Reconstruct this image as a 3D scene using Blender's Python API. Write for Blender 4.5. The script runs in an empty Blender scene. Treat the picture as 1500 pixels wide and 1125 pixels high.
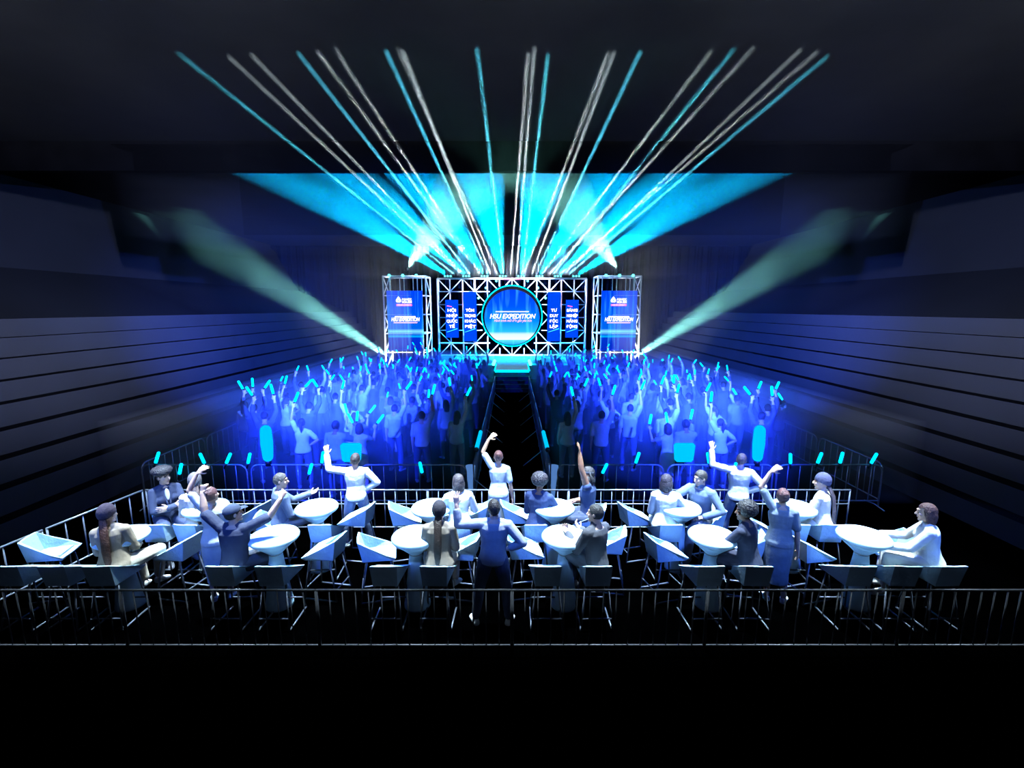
import bpy, bmesh, math, random
from mathutils import Vector, Matrix, noise
random.seed(11)
SC = bpy.context.scene
COL = SC.collection
V = Vector
PI = math.pi
rad = math.radians

# ------------------------------------------------------------------ materials
def mat(name, col, rough=.6, metal=0., noise_amt=0., noise_scale=8., bump=0., bump_scale=40., emit=None, estr=0., spec=.5):
    m = bpy.data.materials.new(name); m.use_nodes = True
    nt = m.node_tree; b = nt.nodes['Principled BSDF']
    b.inputs['Base Color'].default_value = (*col, 1)
    b.inputs['Roughness'].default_value = rough
    b.inputs['Metallic'].default_value = metal
    b.inputs['Specular IOR Level'].default_value = spec
    if emit:
        b.inputs['Emission Color'].default_value = (*emit, 1); b.inputs['Emission Strength'].default_value = estr
    if noise_amt or bump:
        tc = nt.nodes.new('ShaderNodeTexCoord')
    if noise_amt:
        n = nt.nodes.new('ShaderNodeTexNoise'); n.inputs['Scale'].default_value = noise_scale; n.inputs['Detail'].default_value = 4
        r = nt.nodes.new('ShaderNodeValToRGB')
        r.color_ramp.elements[0].position = .3; r.color_ramp.elements[1].position = .7
        r.color_ramp.elements[0].color = (*[c*(1-noise_amt) for c in col], 1)
        r.color_ramp.elements[1].color = (*[min(1, c*(1+noise_amt)) for c in col], 1)
        nt.links.new(tc.outputs['Object'], n.inputs['Vector']); nt.links.new(n.outputs['Fac'], r.inputs[0]); nt.links.new(r.outputs[0], b.inputs['Base Color'])
    if bump:
        n2 = nt.nodes.new('ShaderNodeTexNoise'); n2.inputs['Scale'].default_value = bump_scale; n2.inputs['Detail'].default_value = 3
        bp = nt.nodes.new('ShaderNodeBump'); bp.inputs['Strength'].default_value = bump; bp.inputs['Distance'].default_value = .02
        nt.links.new(tc.outputs['Object'], n2.inputs['Vector']); nt.links.new(n2.outputs['Fac'], bp.inputs['Height']); nt.links.new(bp.outputs[0], b.inputs['Normal'])
    return m

def matte(name, col, noise_amt=.2, noise_scale=1.5):
    """dead matte surface: diffuse only"""
    m = bpy.data.materials.new(name); m.use_nodes = True; nt = m.node_tree; nt.nodes.remove(nt.nodes['Principled BSDF'])
    d = nt.nodes.new('ShaderNodeBsdfDiffuse'); tc = nt.nodes.new('ShaderNodeTexCoord'); n = nt.nodes.new('ShaderNodeTexNoise'); n.inputs['Scale'].default_value = noise_scale
    r = nt.nodes.new('ShaderNodeValToRGB'); r.color_ramp.elements[0].position = .3; r.color_ramp.elements[1].position = .7
    r.color_ramp.elements[0].color = (*[c*(1-noise_amt) for c in col], 1); r.color_ramp.elements[1].color = (*[c*(1+noise_amt) for c in col], 1)
    nt.links.new(tc.outputs['Object'], n.inputs['Vector']); nt.links.new(n.outputs['Fac'], r.inputs[0]); nt.links.new(r.outputs[0], d.inputs[0]); nt.links.new(d.outputs[0], nt.nodes['Material Output'].inputs[0])
    return m
_cm = {}
def cloth(col, bump=.5, scale=14., rough=.85):
    k = ('c', tuple(col), bump, scale)
    if k not in _cm: _cm[k] = mat('fabric', col, rough, 0, .12, 6, bump, scale, spec=.2)
    return _cm[k]
def skinm(col):
    k = ('s', tuple(col))
    if k not in _cm: _cm[k] = mat('skin', col, .5, 0, .06, 12, spec=.35)
    return _cm[k]
def hairm(col):
    k = ('h', tuple(col))
    if k not in _cm: _cm[k] = mat('hair', col, .55, 0, .3, 30, .7, 60, spec=.4)
    return _cm[k]
def emis(name, col, s):
    m = bpy.data.materials.new(name); m.use_nodes = True
    nt = m.node_tree; nt.nodes.remove(nt.nodes['Principled BSDF'])
    e = nt.nodes.new('ShaderNodeEmission'); e.inputs[0].default_value = (*col, 1); e.inputs[1].default_value = s
    nt.links.new(e.outputs[0], nt.nodes['Material Output'].inputs[0]); return m

# ------------------------------------------------------------------ mesh helpers
def new_bm(): return bmesh.new()
def link(o, parent=None):
    COL.objects.link(o)
    if parent: o.parent = parent
    return o
def obj(name, bm, m, parent=None, smooth=False):
    me = bpy.data.meshes.new(name); bmesh.ops.recalc_face_normals(bm, faces=bm.faces); bm.to_mesh(me); bm.free()
    for x in (m if isinstance(m, (list, tuple)) else [m]): me.materials.append(x)
    if smooth:
        for p in me.polygons: p.use_smooth = True
    return link(bpy.data.objects.new(name, me), parent)
def inst(name, src, parent=None):
    return link(bpy.data.objects.new(name, src.data if hasattr(src, 'data') else src), parent)
def empty(name, loc=(0, 0, 0), rz=0., label=None, cat=None, group=None):
    o = bpy.data.objects.new(name, None); o.empty_display_size = .2
    o.location = loc; o.rotation_euler = (0, 0, rz); link(o)
    tag(o, label, cat, group); return o
def tag(o, label=None, cat=None, group=None, kind=None):
    if label: o['label'] = label
    if cat: o['category'] = cat
    if group: o['group'] = group
    if kind: o['kind'] = kind
    return o
def struct(o): o['kind'] = 'structure'; return o
def dup(root, label=None, group=None):
    r = root.copy(); COL.objects.link(r)
    if label: r['label'] = label
    if group: r['group'] = group
    for ch in list(root.children):
        c = ch.copy(); COL.objects.link(c); c.parent = r
        for g in list(ch.children):
            d = g.copy(); COL.objects.link(d); d.parent = c
    return r

def box(bm, a, b, mi=0):
    vs = [bm.verts.new((x, y, z)) for x in (a[0], b[0]) for y in (a[1], b[1]) for z in (a[2], b[2])]
    for f in ((0, 1, 3, 2), (4, 6, 7, 5), (0, 4, 5, 1), (2, 3, 7, 6), (0, 2, 6, 4), (1, 5, 7, 3)):
        bm.faces.new([vs[i] for i in f]).material_index = mi
def poly_prism(bm, pts, y0, y1):
    """outline pts in XZ extruded along Y"""
    a = [bm.verts.new((x, y0, z)) for x, z in pts]; b = [bm.verts.new((x, y1, z)) for x, z in pts]
    n = len(pts)
    for i in range(n): bm.faces.new((a[i], a[(i+1) % n], b[(i+1) % n], b[i]))
    bm.faces.new(a); bm.faces.new(b[::-1])
def basis(d, hint=None):
    d = V(d).normalized(); h = V(hint) if hint is not None else V((0, 0, 1))
    if abs(d.dot(h.normalized())) > .97: h = V((0, 1, 0)) if hint is None else V((1, .2, 0))
    x = d.cross(h).normalized(); y = x.cross(d).normalized()
    return x, y, d
def rings(bm, rs, n=12, caps=True):
    """rs: list of (center, ax, ay) with ax, ay radius vectors"""
    prev = None; first = last = None
    for c, ax, ay in rs:
        cur = [bm.verts.new(V(c)+V(ax)*math.cos(2*PI*i/n)+V(ay)*math.sin(2*PI*i/n)) for i in range(n)]
        if prev:
            for i in range(n): bm.faces.new((prev[i], prev[(i+1) % n], cur[(i+1) % n], cur[i]))
        else: first = cur
        prev = cur
    if caps:
        bm.faces.new(first[::-1]); bm.faces.new(prev)
def tube(bm, pts, r, n=8, closed_ends=True):
    pts = [V(p) for p in pts]; rs = []; ref = None
    for i, p in enumerate(pts):
        d = (pts[min(i+1, len(pts)-1)]-pts[max(i-1, 0)]).normalized()
        x, y, _ = basis(d, ref); ref = y
        rr = r[i] if isinstance(r, (list, tuple)) else r
        rs.append((p, x*rr, y*rr))
    rings(bm, rs, n, closed_ends)
def capsule(bm, p0, p1, radii, n=12, flat=None):
    """tapered limb with domed ends; radii sampled evenly from p0 to p1"""
    p0, p1 = V(p0), V(p1); d = p1-p0; L = d.length
    if L < 1e-6: d = V((0, 0, 1)); L = 1e-6
    x, y, d = basis(d)
    if not isinstance(radii, (list, tuple)): radii = [radii, radii]
    r0, r1 = radii[0], radii[-1]; rs = []
    for a in (80, 55, 28): rs.append((p0-d*r0*math.sin(rad(a)), x*r0*math.cos(rad(a)), y*r0*math.cos(rad(a))))
    k = len(radii)-1
    for i, r in enumerate(radii): rs.append((p0+d*L*i/k, x*r, y*r))
    for a in (28, 55, 80): rs.append((p1+d*r1*math.sin(rad(a)), x*r1*math.cos(rad(a)), y*r1*math.cos(rad(a))))
    rings(bm, rs, n)
def ellipsoid(bm, c, rx, ry, rz, M=None, nu=14, nv=9):
    M = M or Matrix.Identity(3); c = V(c); rs = []
    X, Y, Z = M @ V((1, 0, 0)), M @ V((0, 1, 0)), M @ V((0, 0, 1))
    for i in range(nv):
        a = -PI/2+PI*(i+.35)/(nv-.3)
        rs.append((c+Z*rz*math.sin(a), X*rx*math.cos(a), Y*ry*math.cos(a)))
    rings(bm, rs, nu)
def lathe(bm, prof, n=28, c=(0, 0)):
    rs = [((c[0], c[1], z), V((r, 0, 0)), V((0, r, 0))) for r, z in prof]
    rings(bm, rs, n)
def remesh(bm, voxel, smooth=3, factor=.5):
    me = bpy.data.meshes.new('tmp'); bm.to_mesh(me); bm.free()
    o = bpy.data.objects.new('tmp', me); COL.objects.link(o)
    md = o.modifiers.new('r', 'REMESH'); md.mode = 'VOXEL'; md.voxel_size = voxel; md.adaptivity = 0
    if smooth:
        s = o.modifiers.new('s', 'SMOOTH'); s.factor = factor; s.iterations = smooth
    dg = bpy.context.evaluated_depsgraph_get()
    out = bpy.data.meshes.new_from_object(o.evaluated_get(dg), depsgraph=dg)
    bpy.data.objects.remove(o); bpy.data.meshes.remove(me)
    for p in out.polygons: p.use_smooth = True
    return out
def mobj(name, me, m, parent=None):
    me.name = name
    me.materials.clear()
    for x in (m if isinstance(m, (list, tuple)) else [m]): me.materials.append(x)
    return link(bpy.data.objects.new(name, me), parent)

# ------------------------------------------------------------------ camera
cam = bpy.data.cameras.new('camera'); cam.sensor_width = 36; cam.sensor_fit = 'HORIZONTAL'; cam.lens = 36*680/1500
co = link(bpy.data.objects.new('camera', cam)); co.location = (0, 0, 4.19); co.rotation_euler = (rad(90-9.31), 0, 0)
cam.clip_end = 200
SC.camera = co
SC.view_settings.view_transform = 'Standard'; SC.view_settings.look = 'None'; SC.view_settings.gamma = 1; SC.view_settings.exposure = 0
SC.cycles.max_bounces = 5; SC.cycles.diffuse_bounces = 2; SC.cycles.glossy_bounces = 2; SC.cycles.volume_bounces = 0
SC.cycles.transmission_bounces = 2; SC.cycles.transparent_max_bounces = 6
SC.cycles.use_denoising = True; SC.cycles.denoising_input_passes = 'RGB_ALBEDO_NORMAL'
W = bpy.data.worlds.new('world'); SC.world = W; W.use_nodes = True
# ------------------------------------------------------------------ people
MALE = [(-.17, .09, .085, 0), (-.09, .16, .12, -.01), (.02, .168, .122, -.008), (.2, .152, .108, 0), (.42, .148, .104, .004), (.65, .172, .118, .006), (.83, .182, .112, 0), (.95, .135, .085, -.004), (1.03, .07, .065, -.004)]
FEMALE = [(-.17, .09, .085, 0), (-.08, .172, .13, -.014), (.03, .175, .128, -.012), (.22, .145, .104, 0), (.41, .122, .092, .004), (.62, .145, .108, .01), (.81, .158, .1, 0), (.94, .115, .076, -.004), (1.03, .06, .058, -.004)]
TL = .5
class Sk: pass
def solve(sp):
    k = Sk(); S = sp.get('S', 1.03); k.S = S; k.f = sp.get('sex', 'm') == 'f'
    k.hz = sp.get('hz', .92*S); hip = V((0, 0, k.hz)); k.hip = hip
    ln, sd = rad(sp.get('lean', 4)), rad(sp.get('side', 0))
    k.sp = V((math.sin(sd), math.sin(ln), math.cos(ln)*math.cos(sd))).normalized()
    tw = rad(sp.get('twist', 0)); x = V((math.cos(tw), math.sin(tw), 0))
    k.tx = (x-k.sp*x.dot(k.sp)).normalized(); k.ty = k.sp.cross(k.tx).normalized()
    up = lambda u: hip+k.sp*(u*TL*S)
    k.up = up
    sw = (.155 if k.f else .178)*S
    T = Matrix((k.tx, k.ty, k.sp)).transposed()
    k.arms = {}
    dA = {'L': ((-.16, .02, -1), (-.05, .25, -1)), 'R': ((.16, .02, -1), (.05, .25, -1))}
    for s, sg in (('L', -1), ('R', 1)):
        a = sp.get(s+'A', dA[s]); U, F = T @ V(a[0]).normalized(), T @ V(a[1]).normalized()
        sh = up(.88)+k.tx*sg*sw
        lift = max(0, V(a[0]).normalized().z+.25)
        sh = sh+k.sp*.055*lift*S-k.tx*sg*.02*lift*S
        el = sh+U*.285*S; wr = el+F*.25*S
        hd = T @ V(a[2]).normalized() if len(a) > 2 and a[2] else F
        k.arms[s] = (sh, el, wr, hd, (T @ V(a[3])) if len(a) > 3 and a[3] else None, a[4] if len(a) > 4 else 25)
    k.legs = {}
    dL = ((-.1, 0, -1), (0, -.02, -1)) if not sp.get('seat') else ((-.14, 1, -.13), (0, .05, -1))
    for s, sg in (('L', -1), ('R', 1)):
        a = sp.get(s+'L', ((sg*abs(dL[0][0]), dL[0][1], dL[0][2]), dL[1]))
        hj = hip+V((sg*.09*S, 0, -.01)); kn = hj+V(a[0]).normalized()*.425*S; an = kn+V(a[1]).normalized()*.41*S
        ft = V(a[2]).normalized() if len(a) > 2 else V((sg*.25, 1, -.05 if not sp.get('seat') else -.25)).normalized()
        k.legs[s] = (hj, kn, an, ft)
    k.neck = up(1.0)
    hp = sp.get('head', (0, 0, 0))
    k.hc = up(1.04)+(k.sp+k.ty*(.1+.004*hp[1]*-1)+k.tx*math.sin(rad(hp[2]))*.6).normalized()*.135*S
    k.H = T @ (Matrix.Rotation(rad(hp[0]), 3, 'Z') @ Matrix.Rotation(rad(hp[1]), 3, 'X') @ Matrix.Rotation(rad(hp[2]), 3, 'Y'))
    return k
def torso(bm, k, u0, u1, t, tab, flare=0):
    rs = []; S = k.S
    tab2 = [r for r in tab if u0-.02 <= r[0] <= u1+.02]
    for u, w, d, yo in tab2: rs.append((k.up(u)+k.ty*yo*S, k.tx*(w*S+t), k.ty*(d*S+t)))
    e0, e1 = rs[0], rs[-1]
    rs.insert(0, (e0[0]-k.sp*(.02 if t == 0 else .004), e0[1]*(.7 if t == 0 else .98), e0[2]*(.7 if t == 0 else .98)))
    rs.append((e1[0]+k.sp*.012, e1[1]*.8, e1[2]*.8))
    rings(bm, rs, 20)
def shoulders(bm, k, t, tab):
    for s in 'LR':
        sh = k.arms[s][0]; r = (.062 if not k.f else .05)*k.S+t
        capsule(bm, k.up(.84)+k.ty*-.004, sh, [r*1.1, r*1.05, r])
        capsule(bm, k.up(1.0), sh, [.05*k.S+t*.5, .052*k.S+t*.6, r*.86])
def bust(bm, k, t):
    if k.f:
        for s in (-1, 1): ellipsoid(bm, k.up(.63)+k.tx*s*.07*k.S+k.ty*.088*k.S, .06*k.S+t, .05*k.S+t, .06*k.S+t, Matrix((k.tx, k.ty, k.sp)).transposed())
AR = {'m': ([.056, .054, .05, .043], [.043, .045, .038, .029]), 'f': ([.046, .045, .041, .036], [.036, .037, .032, .025])}
LR_ = {'m': ([.092, .088, .075, .06], [.057, .06, .05, .038]), 'f': ([.092, .088, .073, .056], [.053, .056, .045, .034])}
def hand(bm, wr, d, n, side, S, curl, fr=.0088):
    """palm, four unequal fingers, thumb.  d finger direction, n palm normal, side thumb side"""
    d = d.normalized(); n = (n-d*n.dot(d)).normalized(); l = side
    M = Matrix((l, d, n)).transposed()
    rs = []
    for y, w, t in ((-.012, .024, .02), (.01, .028, .018), (.04, .04, .016), (.075, .044, .015), (.095, .04, .012)):
        rs.append((wr+d*y*S, l*w*S, n*t*S))
    rings(bm, rs, 12)
    c = rad(curl)
    for i, (o, L, spd) in enumerate(((.034, .07, .16), (.0115, .08, .05), (-.0115, .074, -.06), (-.034, .058, -.18))):
        dd = (d+l*spd).normalized(); p = wr+d*.088*S+l*o*S
        a = c*(.7+.12*i); d1 = dd*math.cos(a)+n*math.sin(a); q = p+d1*L*.52*S
        a2 = a+c*.9; d2 = dd*math.cos(a2)+n*math.sin(a2); q2 = q+d2*L*.5*S
        capsule(bm, p-dd*.02*S, q, [fr*1.25, fr*1.1], 8); capsule(bm, q, q2, [fr*1.1, fr*.9], 8)
    p = wr+d*.022*S+l*.03*S; d1 = (d*.65+l*.75+n*(.25+.5*math.sin(c))).normalized(); q = p+d1*.045*S
    d2 = (d*.9+l*.35+n*(.2+.8*math.sin(c))).normalized()
    capsule(bm, p-d1*.015, q, [fr*1.6, fr*1.35], 8); capsule(bm, q, q+d2*.032*S, [fr*1.3, fr*1.0], 8)
def head_geo(bm, k):
    c, H, S = k.hc, k.H, k.S*.96
    P = lambda x, y, z: c+H @ (V((x, y, z))*S)
    ellipsoid(bm, P(0, -.012, .022), .077*S, .096*S, .1*S, H, 18, 12)
    ellipsoid(bm, P(0, .016, -.03), .064*S, .076*S, .088*S, H, 16, 11)
    ellipsoid(bm, P(0, .062, -.1), .03*S, .026*S, .024*S, H)
    capsule(bm, P(0, .088, .012), P(0, .108, -.028), [.009*S, .012*S, .015*S], 8)
    ellipsoid(bm, P(0, .082, .032), .052*S, .014*S, .011*S, H)
    ellipsoid(bm, P(0, .088, -.062), .025*S, .01*S, .01*S, H)
    for s in (-1, 1):
        ellipsoid(bm, P(s*.078, -.008, -.004), .01*S, .022*S, .033*S, H)
        ellipsoid(bm, P(s*.042, .07, -.022), .02*S, .016*S, .02*S, H)
def foot_geo(bm, an, ft, S, t=0., shoe=False):
    up = V((0, 0, 1)); up = (up-ft*up.dot(ft)).normalized(); sx = ft.cross(up)
    base = an-up*.065*S
    rs = []
    for y, w, h, z in ((-.062, .018, .02, .012), (-.05, .03, .034, .008), (-.01, .034, .042, .012), (.05, .038, .032, .0), (.11, .044, .024, -.008), (.16, .04, .018, -.012), (.185, .022, .012, -.014)):
        rs.append((base+ft*y*S+up*z*S, sx*(w*S+t), up*(h*S+t)))
    rings(bm, rs, 12)
    if not shoe: capsule(bm, an, base+ft*.0, [.036*S, .034*S])
def palm_dir(s, wr, d, given, k):
    if given is not None: return given.normalized()
    n = k.ty if d.z > .3 else (V((0, 0, -1)) if abs(d.z) < .6 else (k.tx*(1 if s == 'L' else -1)))
    return n
def person(name, sp, loc=(0, 0, 0), face=0., label='', group=None, vox=.0075):
    k = solve(sp); S = k.S; g = 'f' if k.f else 'm'; tab = FEMALE if k.f else MALE
    root = empty(name, loc, rad(face), label, 'person', group)
    bm = new_bm()
    torso(bm, k, -.2, 1.1, 0, tab); shoulders(bm, k, 0, tab)
    capsule(bm, k.up(.98), k.hc+k.H @ V((0, -.02, -.05))*S, [.058*S if g == 'm' else .05*S, .052*S if g == 'm' else .045*S])
    head_geo(bm, k)
    k.grip = {}
    for s, sg in (('L', -1), ('R', 1)):
        sh, el, wr, hd, pn, curl = k.arms[s]; ra, rf = AR[g]
        capsule(bm, sh, el, [r*S for r in ra]); capsule(bm, el, wr, [r*S for r in rf])
        n = palm_dir(s, wr, hd, pn, k); n = (n-hd*n.dot(hd)); n = n.normalized() if n.length > .05 else basis(hd)[0]
        l = hd.cross(n) if s == 'R' else n.cross(hd)
        hand(bm, wr+hd*.012, hd, n, l.normalized(), S, curl, sp.get('fr', .0088))
        k.grip[s] = (wr+hd*.09*S+n*.03*S, hd, l.normalized())
        hj, kn, an, ft = k.legs[s]; rt, rsn = LR_[g]
        capsule(bm, hj, kn, [r*S for r in rt]); capsule(bm, kn, an, [rsn[0]*S, rsn[1]*S, rsn[2]*S, rsn[3]*S])
        foot_geo(bm, an, ft, S)
    me = remesh(bm, vox, 3, .45)
    skin = sp.get('skin', (.5, .3, .22))
    body = mobj('body', me, [skinm(skin), mat_eye, skinm(tuple(c*q for c, q in zip(skin, (.75, .5, .5)))), hairm(sp.get('hairc', (.03, .02, .015)))], root)
    Hi = k.H.transposed()
    if vox < .01:
        for p in me.polygons:
            q = Hi @ (p.center-k.hc)/(S*.96)
            if q.y > .055 and abs(q.z) < .12:
                ax = abs(q.x)
                if ((ax-.032)/.014)**2+((q.z-.012)/.0085)**2 < 1: p.material_index = 1
                elif ((ax-.033)/.02)**2+((q.z-.034)/.006)**2 < 1: p.material_index = 3
                elif (q.x/.026)**2+((q.z+.062)/.011)**2 < 1 and q.y > .07: p.material_index = 2
    # --- clothes
    cv = max(.009, vox)
    top = sp.get('top')
    if top:
        t = top.get('t', .013); bm = new_bm()
        u0 = top.get('u0', -.09)
        torso(bm, k, u0, .96, t, tab); shoulders(bm, k, t*.85, tab); bust(bm, k, t*.6)
        if u0 < 0 and not top.get('dress'): pass
        sl = top.get('sleeve', 2)
        ra, rf = AR[g]
        for s in 'LR':
            sh, el, wr = k.arms[s][:3]
            if sl <= 1 and sl > 0: capsule(bm, sh, sh.lerp(el, sl), [ra[0]*S+t, ra[1]*S+t*1.15])
            elif sl > 1:
                capsule(bm, sh, el, [r*S+t for r in ra]); capsule(bm, el, el.lerp(wr, sl-1), [rf[0]*S+t, rf[1]*S+t, rf[2]*S+t*1.1])
        if top.get('dress'):
            L = top['dress']; hj = (k.legs['L'][0]+k.legs['R'][0])/2; z0 = hj.z
            rs = []
            for f_, w, d in ((0.02, .178, .132), (.25, .182, .134), (.55, .165, .125), (.8, .15, .115), (1, .148, .112)):
                rs.append((V((hj.x, -.006+.0*f_, z0-f_*L)), V((w*S+.01, 0, 0)), V((0, d*S+.008, 0))))
            rings(bm, rs, 20)
        if top.get('collar'):
            capsule(bm, k.up(.99), k.up(1.05)+k.ty*.012, [.066*S, .064*S])
        if top.get('skirtu'):
            rs = [(k.up(-.05), k.tx*(.178*S+t), k.ty*(.13*S+t)), (k.up(-.3), k.tx*(.19*S+t), k.ty*(.135*S+t))]; rings(bm, rs, 20)
        me = remesh(bm, cv, 3, .5)
        tp = mobj(top.get('name', 'shirt'), me, cloth(top['col'], top.get('bump', .55), top.get('scale', 13)), root)
        if top.get('lab'): tp['label'] = top['lab']
        if top.get('vneck'):
            bm = new_bm(); a = k.up(.93)+k.ty*(.086*S+t); b = k.up(.52)+k.ty*(.125*S+t+.012)
            ellipsoid(bm, a.lerp(b, .35)-k.ty*.012, .035, .02, .1, Matrix((k.tx, k.ty, (a-b).normalized())).transposed())
            obj('blouse', bm, cloth((.75, .75, .78)), tp, True)
            for sgn in (-1, 1):
                bm = new_bm(); capsule(bm, k.up(.98)+k.tx*sgn*.06*S+k.ty*.05*S, b+k.tx*sgn*.02, [.018, .026, .014]); obj('lapel', bm, cloth(top['col']), tp, True)
    bot = sp.get('bottom')
    if bot:
        t = bot.get('t', .012); bm = new_bm(); L = bot.get('len', .93); rt, rsn = LR_[g]
        torso(bm, k, -.2, .1, t*.8, tab)
        for s in 'LR':
            hj, kn, an = k.legs[s][:3]
            capsule(bm, hj, kn, [rt[0]*S+t, rt[1]*S+t, rt[2]*S+t, rt[3]*S+t])
            capsule(bm, kn, kn.lerp(an, L), [rsn[0]*S+t, rsn[1]*S+t, rsn[2]*S+t*1.2, rsn[3]*S+t*1.5])
        me = remesh(bm, cv, 3, .5)
        mobj(bot.get('name', 'trousers'), me, cloth(bot['col'], .5, 11), root)
    if sp.get('shoe') is not None:
        for s in 'LR':
            an, ft = k.legs[s][2:4]; bm = new_bm(); foot_geo(bm, an, ft, S, .009, True)
            me = obj('shoe', bm, cloth(sp['shoe'], .1), root, True)
    hair(sp, k, root)
    k.root = root
    return root, k
mat_eye = mat('dark_eye', (.012, .01, .01), .2)
def hair(sp, k, root):
    kind = sp.get('hair', 'short'); c, H, S = k.hc, k.H, k.S*.96
    m = hairm(sp.get('hairc', (.03, .02, .015)))
    P = lambda x, y, z: c+H @ (V((x, y, z))*S)
    def cap(name, mm, grow=1.08, y0=.02, z0=.0, bumpy=0., par=root):
        """skull cap that leaves the face free"""
        bm = new_bm(); bmesh.ops.create_icosphere(bm, subdivisions=4, radius=1)
        kill = []
        for v in bm.verts:
            p = v.co
            q = V((p.x*.079*grow, p.y*.1*grow-.014, p.z*.104*grow+.022))
            lim = .055+.5*max(0, q.z-.03)
            if q.y > lim-.03 and q.z < .07+z0 and q.y > 0: q.y = min(q.y, .045+max(0, q.z-.02)*.6)
            low = -.055+z0 if q.y < .0 else -.02+q.y*.9+z0
            if q.z < low: q.z = low+(q.z-low)*.06; q.x *= .94; q.y *= .94
            if bumpy: q = q*(1+bumpy*(noise.noise(p*4)+.5*noise.noise(p*9)))
            v.co = c+H @ (q*S)
        return obj(name, bm, mm, par, True)
    def remesh_hair(bm, name, vox=.01):
        return mobj(name, remesh(bm, vox, 2, .5), m, root)
    if kind == 'short': cap('hair', m, 1.07, bumpy=.02)
    elif kind == 'bun':
        h = cap('hair', m, 1.06); bm = new_bm(); ellipsoid(bm, P(0, -.095, .075), .042*S, .036*S, .036*S, H); obj('hair_bun', bm, m, h, True)
    elif kind == 'bob' or kind == 'long':
        bm = new_bm(); ellipsoid(bm, P(0, -.016, .03), .088*S, .106*S, .104*S, H)
        L = -.15 if kind == 'bob' else -.34
        ellipsoid(bm, P(0, -.055, -.04), .092*S, .066*S, .12*S, H)
        for s in (-1, 1): capsule(bm, P(s*.072, -.01, .03), P(s*.074, -.005, -.11), [.026*S, .03*S, .02*S])
        if kind == 'long':
            rs = []
            for z, w, d, y in ((.0, .075, .04, -.08), (-.12, .085, .036, -.088), (-.22, .08, .03, -.1), (-.34, .06, .026, -.108), (-.44, .03, .015, -.108)):
                rs.append((P(0, y, z), H @ V((w*S, 0, 0)), H @ V((0, d*S, 0))))
            rings(bm, rs, 14)
        else: ellipsoid(bm, P(0, -.055, -.1), .088*S, .055*S, .06*S, H)
        me = remesh(bm, .009, 2, .5)
        # cut the face free
        b2 = new_bm(); b2.from_mesh(me)
        Hi = H.transposed()
        for v in b2.verts:
            q = Hi @ (v.co-c)/S
            if q.y > .03 and q.z < .07 and abs(q.x) < .07: q.y = .03+(q.y-.03)*.1; v.co = c+H @ (q*S)
        b2.to_mesh(me); b2.free()
        mobj('hair', me, m, root)
    elif kind == 'afro':
        bm = new_bm(); bmesh.ops.create_icosphere(bm, subdivisions=5, radius=1)
        for v in bm.verts:
            p = v.co.copy(); r = 1+.06*noise.noise(p*7)+.05*noise.noise(p*15)
            q = V((p.x*.128, p.y*.125-.035, p.z*.118+.055))*r
            if q.y > .045 and q.z < .06: q.y = .045+(q.y-.045)*.12
            v.co = c+H @ (q*S)
        obj('hair', bm, m, root, True)
    elif kind == 'dreads':
        h = cap('hair', m, 1.1, bumpy=.06)
        for i in range(14):
            a = rad(100+160*i/13+random.uniform(-6, 6)); r = .085
            p = P(r*math.cos(a+PI/2-rad(0))*.0+.088*math.cos(rad(180+180*i/13)), .095*math.sin(rad(180+180*i/13))*.8, random.uniform(-.02, .07))
            e = P(.115*math.cos(rad(180+180*i/13)), .13*math.sin(rad(180+180*i/13)), random.uniform(-.2, -.13))
            bm = new_bm(); tube(bm, [p, p.lerp(e, .5)+H @ V((0, -.02, .0)), e], [.013, .014, .008], 6); obj('dreadlock', bm, m, h, True)
        bm = new_bm()
        rs = [(P(0, -.01, .045+z), H @ V((.09*S, 0, 0)), H @ V((0, .108*S, 0))) for z in (-.012, .012)]; rings(bm, rs, 18); obj('headband', bm, cloth((.05, .06, .1)), root, True)
    elif kind == 'beanie':
        hm = cloth(sp.get('hatc', (.05, .035, .04)), .5, 30)
        bm = new_bm(); bmesh.ops.create_icosphere(bm, subdivisions=4, radius=1)
        for v in bm.verts:
            p = v.co; q = V((p.x*.094, p.y*.115-.022, p.z*.125+.035))
            lim = .0-.55*max(0, -q.y)+.35*max(0, q.y)
            if q.z < lim: q.z = lim+(q.z-lim)*.1
            v.co = c+H @ (q*S)
        obj('beanie', bm, hm, root, True)
        # long tail of hair under the hat
        L = sp.get('tail', .42)
        sx = sp.get('tailx', 0.)
        rs = []
        b = k.tx; d0 = -k.sp
        p0 = P(0, -.085, -.03); p1 = k.up(.9)-k.ty*.135*S+k.tx*sx; p2 = k.up(.9-L/TL*.5)-k.ty*.15*S+k.tx*sx; p3 = k.up(.9-L/TL)-k.ty*.14*S+k.tx*sx
        for p, w in ((p0, .045), (p0.lerp(p1, .6), .05), (p1, .05), (p2, .052), (p2.lerp(p3, .6), .042), (p3, .018)):
            rs.append((p, k.tx*w*S, k.ty*.026*S))
        bm = new_bm(); rings(bm, rs, 12); obj('hair', bm, m, root, True)
    elif kind == 'cap':
        hm = cloth(sp.get('hatc', (.04, .045, .07)), .2, 30)
        cap('hair', m, 1.03)
        bm = new_bm(); bmesh.ops.create_icosphere(bm, subdivisions=4, radius=1)
        for v in bm.verts:
            p = v.co; q = V((p.x*.093, p.y*.112-.014, p.z*.1+.045))
            if q.z < .04: q.z = .04+(q.z-.04)*.1
            v.co = c+H @ (q*S)
        h = obj('cap', bm, hm, root, True)
        bm = new_bm()
        rs = []
        for y, w, z in ((.06, .078, .048), (.1, .078, .05), (.14, .068, .046), (.17, .045, .038), (.178, .02, .034)):
            rs.append((P(0, y, z), H @ V((w*S, 0, 0)), H @ V((0, 0, .006*S))))
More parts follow.
